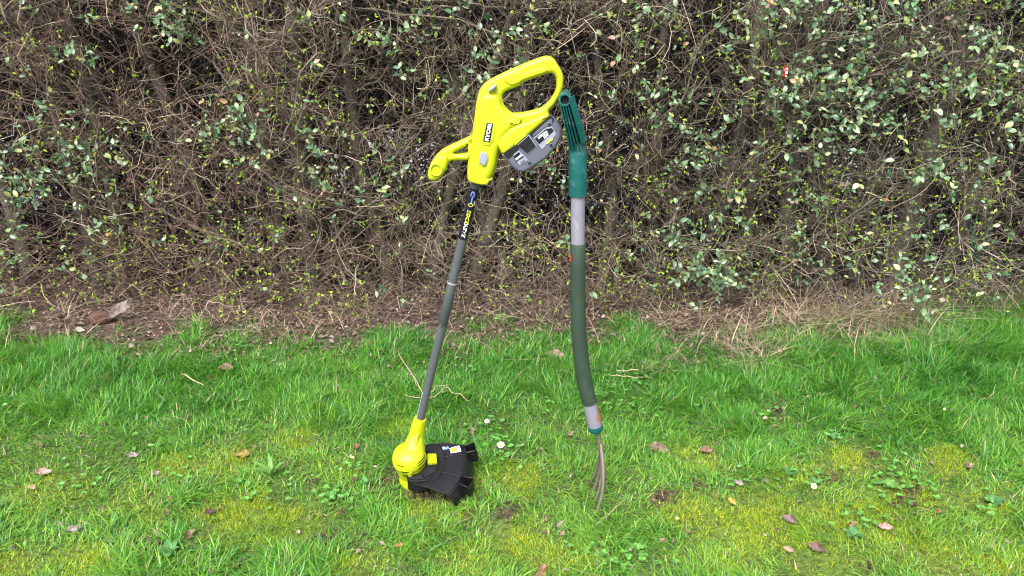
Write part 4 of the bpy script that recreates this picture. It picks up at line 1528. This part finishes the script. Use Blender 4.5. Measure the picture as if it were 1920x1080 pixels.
tan_, brn, pnk, gry, drk, org, ylw = (.42, .29, .2), (.24, .13, .09), (.48, .28, .25), (.34, .29, .27), (.11, .065, .055), (.42, .2, .09), (.55, .45, .1)
DL = [
    (82, 892, .044, pnk, 'pinkish dry leaf lying flat near the left edge of the lawn', .4, .3, .3),
    (77, 840, .030, brn, 'small mauve brown leaf above the pinkish leaf at the left', -.6, .5, .6),
    (355, 1012, .034, tan_, 'rounded tan leaf standing beside a dark soil clod, lower left lawn', 1.2, .9, .5),
    (292, 897, .028, gry, 'small greyish tan leaf tangled in grass, left lawn', .9, .5, .7),
    (140, 1000, .034, gry, 'long grey leaf sliver at the edge of a dark grass clump', .5, .4, .4),
    (200, 803, .032, drk, 'dark folded leaf with a pale edge, upper left lawn', -.8, .9, .8),
    (396, 971, .026, drk, 'dark brown curled leaf beside a small orange one', .3, .6, .9),
    (415, 967, .018, org, 'small orange leaf standing beside a dark curled one', 1.4, .8, .5),
    (313, 970, .022, tan_, 'small upright tan leaf in the grass left of the orange one', 1.5, .8, .5),
    (250, 858, .032, gry, 'ragged grey leaf in short grass, left lawn', .2, .4, .8),
    (63, 922, .024, tan_, 'curled tan leaf just below the pinkish leaf', -.2, .5, 1.1),
    (455, 860, .046, (.34, .27, .07), 'long curled yellowish brown leaf above the dandelion rosette', .15, .7, .7),
    (451, 1064, .036, tan_, 'pointed tan leaf standing upright at the bottom edge of the lawn', 1.5, 1.2, .4),
    (425, 697, .052, (.26, .16, .12), 'broad reddish brown leaf at the lawn edge below the hedge', .1, .5, .5),
    (667, 845, .030, org, 'orange brown leaf in the grass left of the trimmer head', 1.3, .6, .7),
    (775, 840, .030, brn, 'brown leaf touching the back of the yellow motor housing', .4, .6, .7),
    (883, 816, .034, tan_, 'pale tan leaf sticking up beyond the black guard', .9, .9, .8),
    (1068, 824, .026, tan_, 'small crumpled tan leaf left of the fork ferrule', .7, .6, 1.2),
    (1235, 848, .060, (.34, .22, .18), 'large curled brown leaf in the grass right of the fork', -.55, .5, .5),
    (1243, 829, .022, tan_, 'small oval tan leaf above the large curled brown leaf', 1.0, .5, .4),
    (1013, 1072, .044, (.55, .26, .2), 'salmon pink leaf cut by the bottom edge of the picture', .9, .9, .3),
    (1531, 1038, .042, (.2, .12, .11), 'dark brown rolled leaf beside yellow moss, lower right lawn', -.8, .6, .8),
    (1480, 983, .040, (.24, .17, .17), 'mauve grey leaf between grass and moss, right lawn', -1.0, .5, .4),
    (1477, 1038, .026, tan_, 'small tan leaf left of the dark rolled leaf', -.7, .5, .4),
    (1594, 994, .038, (.45, .32, .16), 'folded tan leaf over a dark hollow, right lawn', .7, 1.0, .6),
    (1657, 997, .034, pnk, 'crumpled pinkish leaf fragment right of the folded tan leaf', -.3, .5, 1.2),
    (1757, 967, .026, (.3, .12, .08), 'small reddish brown leaf in short grass, right lawn', .4, .4, .6),
    (1373, 947, .030, ylw, 'bright yellow leaf standing in the grass right of the fork tines', -1.1, .6, .4),
    (1383, 915, .028, gry, 'pale mauve leaf above the bright yellow leaf', -.5, .4, .5),
    (1323, 850, .038, brn, 'flat brown leaf strip in the grass beyond the large curled leaf', .1, .3, .5),
    (1626, 1070, .028, drk, 'dark upright leaf at the bottom edge, right lawn', 1.4, 1.0, .5),
    (767, 1004, .030, (.24, .17, .17), 'mauve grey leaf in long grass below the trimmer', -.8, .8, .5),
    (748, 1025, .022, org, 'small orange brown leaf below the mauve grey one', .3, .5, .8),
    (1047, 990, .034, gry, 'pale ragged leaf in the grass below the fork tines', .9, .6, 1.1),
    (1053, 1007, .022, tan_, 'small tan sliver just below the pale ragged leaf', 1.1, .5, .5),
    (1815, 882, .034, (.27, .2, .17), 'grey brown leaf half hidden in long grass near the right edge', .6, .4, .6),
    (1040, 676, .070, (.42, .27, .24), 'large crumpled pinkish brown leaf at the lawn edge behind the fork', -.2, .6, .9),
    (1450, 805, .024, tan_, 'small tan leaf in the thick grass, upper right lawn', .8, .5, .6),
]
for (a, b, s_, c_, lab, az_, ti_, cu_) in DL:
    o = dead_leaf(a, b, s_, c_, lab, az_, ti_, cu_, lift=.011 if b > 760 else .018)
o = dead_leaf(230, 608, .12, (.30, .24, .22), 'large grey brown curled leaf leaning on the litter under the hedge', .95, .5, .35, asp=.36, lift=.045, pitch=.55, fold=.5)
o['group'] = 'dead leaves under the hedge'
o = dead_leaf(150, 628, .045, (.50, .40, .36), 'pale leaf flat on the litter left of the large curled leaf', .1, .3, .3, lift=.012)
o['group'] = 'dead leaves under the hedge'

# reddish lump of broken brick in the hollow under the hedge
gg = Geo()
p = gnd(192, 612)
vs = []
nth, nph = 14, 9
for i in range(nph):
    ph = math.pi * (i + .5) / nph - math.pi / 2
    for j in range(nth):
        th = 2 * math.pi * j / nth
        nvec = Vector((math.cos(ph) * math.cos(th), math.cos(ph) * math.sin(th), math.sin(ph)))
        k_ = 1 + .22 * math.sin(3 * th + 1.1) * math.cos(ph) + rng.normal(0, .05)
        pw_ = max(abs(nvec.x), abs(nvec.y), abs(nvec.z)) ** -.5
        vs.append(p + Vector((nvec.x * .036, nvec.y * .028, nvec.z * .026)) * k_ * pw_ + Vector((0, 0, .026)))
fs = [[i * nth + j, i * nth + (j + 1) % nth, (i + 1) * nth + (j + 1) % nth, (i + 1) * nth + j] for i in range(nph - 1) for j in range(nth)]
fs += [list(range(nth))[::-1], [(nph - 1) * nth + j for j in range(nth)]]
gg.add(vs, fs, plastic('brick_red', (0.085, 0.038, 0.030), rough=.9, var=.4, scale=60, bump=.8))
o = gg.build('brick_lump', None, 50)
tag(o, 'reddish brown broken brick lump in the litter under the hedge', 'brick')


# fallen sticks
def stick(name, runs, r0, col, label, group=None):
    Vs_, Fs_, Cs_ = [], [], []
    for (pts, ra) in runs:
        p3_ = []
        for (a, b, lz) in pts:
            q_ = gnd(a, b)
            # keep the pixel place while lifting: move toward the lens along the view ray
            dx, dy, dz = ray(a, b)
            t = (lz + q_.z - CAM_H) / dz
            p3_.append((t * dx, t * dy, CAM_H + t * dz))
        p3_ = np.array(p3_)
        tt_ = np.linspace(0, len(p3_) - 1, len(p3_) * 3)
        P = np.stack([np.interp(tt_, np.arange(len(p3_)), p3_[:, k_]) for k_ in range(3)], -1)
        P += rng.normal(0, .0016, P.shape)
        rad = np.linspace(ra * .72, ra * .4, len(P))[None]
        P += np.cumsum(rng.normal(0, .0012, P.shape), 0) * [1, 0, 1]
        v_, q_ = tube_arrays(P[None], rad, 7)
        Vs_.append((v_, [q_], np.tile(np.array(col), (len(v_), 1))))
    V, F, cc = merge(Vs_)
    o = link(name, np_mesh(name, V, F, cc, [M_BARK]))
    tag(o, label, 'stick', group)
    return o


stick('fallen_twig', [([(745, 662, .01), (765, 690, .03), (783, 722, .05), (797, 748, .05), (812, 746, .045), (835, 724, .04), (840, 738, .035), (858, 742, .02), (873, 755, .01)], .0032),
                      ([(760, 740, .03), (785, 745, .045), (797, 748, .05)], .0022), ([(783, 722, .05), (775, 705, .06), (765, 702, .05)], .0018), ([(797, 748, .05), (806, 735, .055), (815, 725, .06), (838, 722, .045)], .0026)],
      .003, (.36, .27, .19), 'forked pale dry twig lying on the grass behind the trimmer shaft')
stick('fallen_twig', [([(755, 690, .02), (745, 708, .02), (728, 728, .012)], .0022), ([(745, 708, .02), (735, 712, .02)], .0016)], .003, (.33, .24, .17), 'short brown dry twig lying left of the forked pale twig')
stick('fallen_twig', [([(338, 700, .02), (356, 708, .022), (383, 722, .012)], .0035)], .003, (.46, .36, .24), 'short pale cut stick on the grass, left lawn')
stick('fallen_twig', [([(1140, 702, .02), (1175, 705, .025), (1222, 706, .012)], .0024), ([(1155, 694, .02), (1195, 690, .03), (1215, 688, .02)], .002)], .003, (.48, .37, .24), 'straw coloured stalks lying on the grass right of the fork sleeve')
stick('fallen_twig', [([(960, 712, .02), (985, 690, .03), (1010, 672, .02)], .002), ([(940, 674, .02), (1000, 675, .03), (1035, 672, .02)], .0018)], .003, (.4, .3, .2), 'thin crossed dry stalks at the lawn edge between trimmer and fork')


# daisies
def daisy(u, v, r, stem, label, open_=1.0, az=0.0):
    p = gnd(u, v)
    # stand the flower so that its head is at the pixel
    dx, dy, dz = ray(u, v)
    t = (stem + p.z - CAM_H) / dz
    hp = Vector((t * dx, t * dy, CAM_H + t * dz))
    e = empty('daisy', (hp.x, hp.y, float(gz(hp.x, hp.y))))
    tag(e, label, 'daisy', 'daisies in the lawn')
    gg = Geo()
    gg.tube([Vector((hp.x + .004, hp.y, e.location.z - .003)), Vector((hp.x + .001, hp.y, e.location.z + stem * .5)), hp], .0011, M_WEEDG, 6)
    gg.build('stem', e)
    vs, fs = [], []
    npet = 22
    tl = Vector((0, -.5, .85)).normalized()
    Mq = Matrix.Translation(hp) @ tl.to_track_quat('Z', 'Y').to_matrix().to_4x4()
    for i in range(npet):
        th = 2 * math.pi * i / npet + rng.normal(0, .05)
        rr = r * rng.uniform(.88, 1.08)
        upz = (1 - open_) * rr * .9 + rng.uniform(-.05, .12) * rr
        o_ = len(vs)
        for (q_, w_, zf) in ((.25, .05, 0), (.7, .11, .5), (.95, .075, 1)):
            for s_ in (-1, 1):
                ra = rr * q_ * (open_ if q_ > .3 else 1)
                vs.append(Mq @ Vector((ra * math.cos(th) - s_ * w_ * rr * math.sin(th), ra * math.sin(th) + s_ * w_ * rr * math.cos(th), upz * zf)))
        fs += [(o_, o_ + 1, o_ + 3, o_ + 2), (o_ + 2, o_ + 3, o_ + 5, o_ + 4)]
    g2 = Geo()
    g2.add(vs, fs, M_PETALW)
    g2.build('petals', e)
    g3 = Geo()
    g3.lathe([(.0001, .0028 + r * .1), (r * .2, .0026 + r * .06), (r * .33, .001), (r * .34, -.001)], Mq, M_PYEL2, 14)
    g3.build('centre', e)


M_WEEDG = plastic('stem_green', (.09, .2, .04), rough=.5)
M_PETALW = plastic('petal_white', (.78, .76, .78), rough=.6, bump=0)
M_PYEL2 = plastic('daisy_yellow', (.75, .5, .02), rough=.7)
daisy(939, 834, .011, .035, 'open white daisy with yellow centre right of the black guard')
daisy(913, 790, .009, .03, 'small white daisy behind the black guard, further back', .9)
daisy(663, 858, .0085, .03, 'closed whitish daisy bud left of the trimmer head', .35)
daisy(1526, 912, .010, .05, 'white daisy on a long stem among moss in the right lawn', .85)
daisy(1269, 973, .0085, .03, 'half closed white daisy right of the fork tines', .4)
daisy(1770, 768, .0085, .04, 'half open daisy in the thick grass, upper right lawn', .5)


# rosette weeds
def rosette(u, v, n_, size, asp, col, label, name='weed', cat='weed', up=.35, az0=0.0, arc=6.283):
    p = gnd(u, v)
    e = empty(name, (p.x, p.y, p.z))
    tag(e, label, cat)
    for i in range(n_):
        a_ = az0 + arc * i / n_ + rng.normal(0, .15)
        s_ = size * .78 * rng.uniform(.7, 1.1)
        sh_ = leaf_shape(asp * 1.15, .2, .5, 6)
        xd_ = np.array([[math.cos(a_), math.sin(a_), up * rng.uniform(.6, 1.5)]])
        c_ = np.array(col)[None] * rng.uniform(.85, 1.2)
        V, F, cc = scatter(sh_, np.zeros((1, 3)) + np.array([[0, 0, .004]]), frames(xd_, np.array([[0, 0, 1.0]])), np.array([s_]), c_)
        me = np_mesh('leaf', V, F, cc, [M_WEED])
        o = bpy.data.objects.new('leaf', me)
        COL.objects.link(o)
        o.parent = e


gw, bw = (.13, .28, .060), (.085, .22, .070)
rosette(510, 897, 7, .085, .16, gw, 'dandelion rosette with long narrow leaves in the left lawn', 'dandelion', 'dandelion', .7, .2)
rosette(318, 1040, 8, .04, .5, bw, 'broad leaved bluish green rosette beside a dark clod, lower left', az0=.3)
rosette(618, 938, 7, .035, .6, bw, 'round leaved weed in the grass left of the trimmer head')
rosette(1563, 826, 6, .032, .65, bw, 'round leaved weed in thick grass, right of centre lawn')
rosette(1600, 1010, 7, .036, .5, bw, 'green rosette under the folded tan leaf')
rosette(1666, 915, 9, .042, .45, gw, 'leafy pale green rosette amid moss, right lawn')
rosette(1860, 945, 7, .042, .55, bw, 'broad leaved rosette near the right edge of the lawn')
rosette(1480, 893, 6, .034, .55, bw, 'small bluish rosette left of the long stemmed daisy')
rosette(688, 915, 3, .045, .35, bw, 'single upright oval weed leaf below the yellow motor housing', up=1.4)
rosette(1530, 912, 6, .03, .5, bw, 'rosette at the foot of the long stemmed daisy')
rosette(1815, 985, 6, .036, .5, gw, 'pale green rosette near the lower right of the lawn')

# dark green strap leaved plant growing up through the hedge at the right
pl = empty('strap_leaved_plant', (at(1815, 540, 3.06).x, 3.06, 0))
tag(pl, 'dark strap leaved plant growing up through the right of the hedge', 'plant')
for (u0, v0, u1, v1, bnd) in [(1815, 555, 1842, 360, .25), (1820, 550, 1868, 400, .3), (1810, 552, 1786, 455, -.3), (1818, 556, 1812, 410, -.1), (1825, 550, 1905, 480, .4), (1814, 550, 1830, 430, .15), (1806, 545, 1770, 500, -.35)]:
    a, b = at(u0, v0, 3.05), at(u1, v1, 2.99)
    pts = [a.lerp(b, t) + Vector((-.06 * bnd * math.sin(math.pi * t) * 3, -.05 * math.sin(math.pi * t), 0)) for t in np.linspace(0, 1, 8)]
    vs, fs = [], []
    for i, p_ in enumerate(pts):
        w_ = .0034 * (1 - (i / 7) ** 2.2) + .0006
        vs += [p_ + Vector((-w_, 0, 0)), p_ + Vector((0, .003, 0)), p_ + Vector((w_, 0, 0))]
    for i in range(7):
        fs += [(3 * i, 3 * i + 1, 3 * i + 4, 3 * i + 3), (3 * i + 1, 3 * i + 2, 3 * i + 5, 3 * i + 4)]
    me = np_mesh('leaf', np.array([tuple(v_) for v_ in vs]), [np.array(fs)], np.tile(np.array([.045, .10, .05]) * rng.uniform(.8, 1.3), (len(vs), 1)), [M_WEED])
    link('leaf', me, pl)

# red and white scrap caught among the leaves
gg = Geo()
p = at(1473, 131, 2.98)
p.y = float(front_y(p.x, p.z)) - .01
p = at(1473, 131, p.y)
for (dx_, dz_, m_, s_) in [(0, 0, M_RED, .010), (.004, -.010, M_WHITE, .008), (-.002, -.018, M_RED, .009), (.001, .012, M_RED, .007), (.005, .004, M_WHITE, .006)]:
    Mb = Matrix.Translation(p + Vector((dx_, rng.uniform(-.003, .003), dz_))) @ Matrix.Rotation(rng.uniform(-.7, .7), 4, 'Y') @ Matrix.Rotation(rng.uniform(-.6, .6), 4, 'X')
    gg.box(Mb, s_ * 1.1, .0012, s_ * 1.4, m_, .0004)
o = gg.build('wrapper_scrap')
tag(o, 'small red and white scrap caught among the hedge leaves', 'scrap')
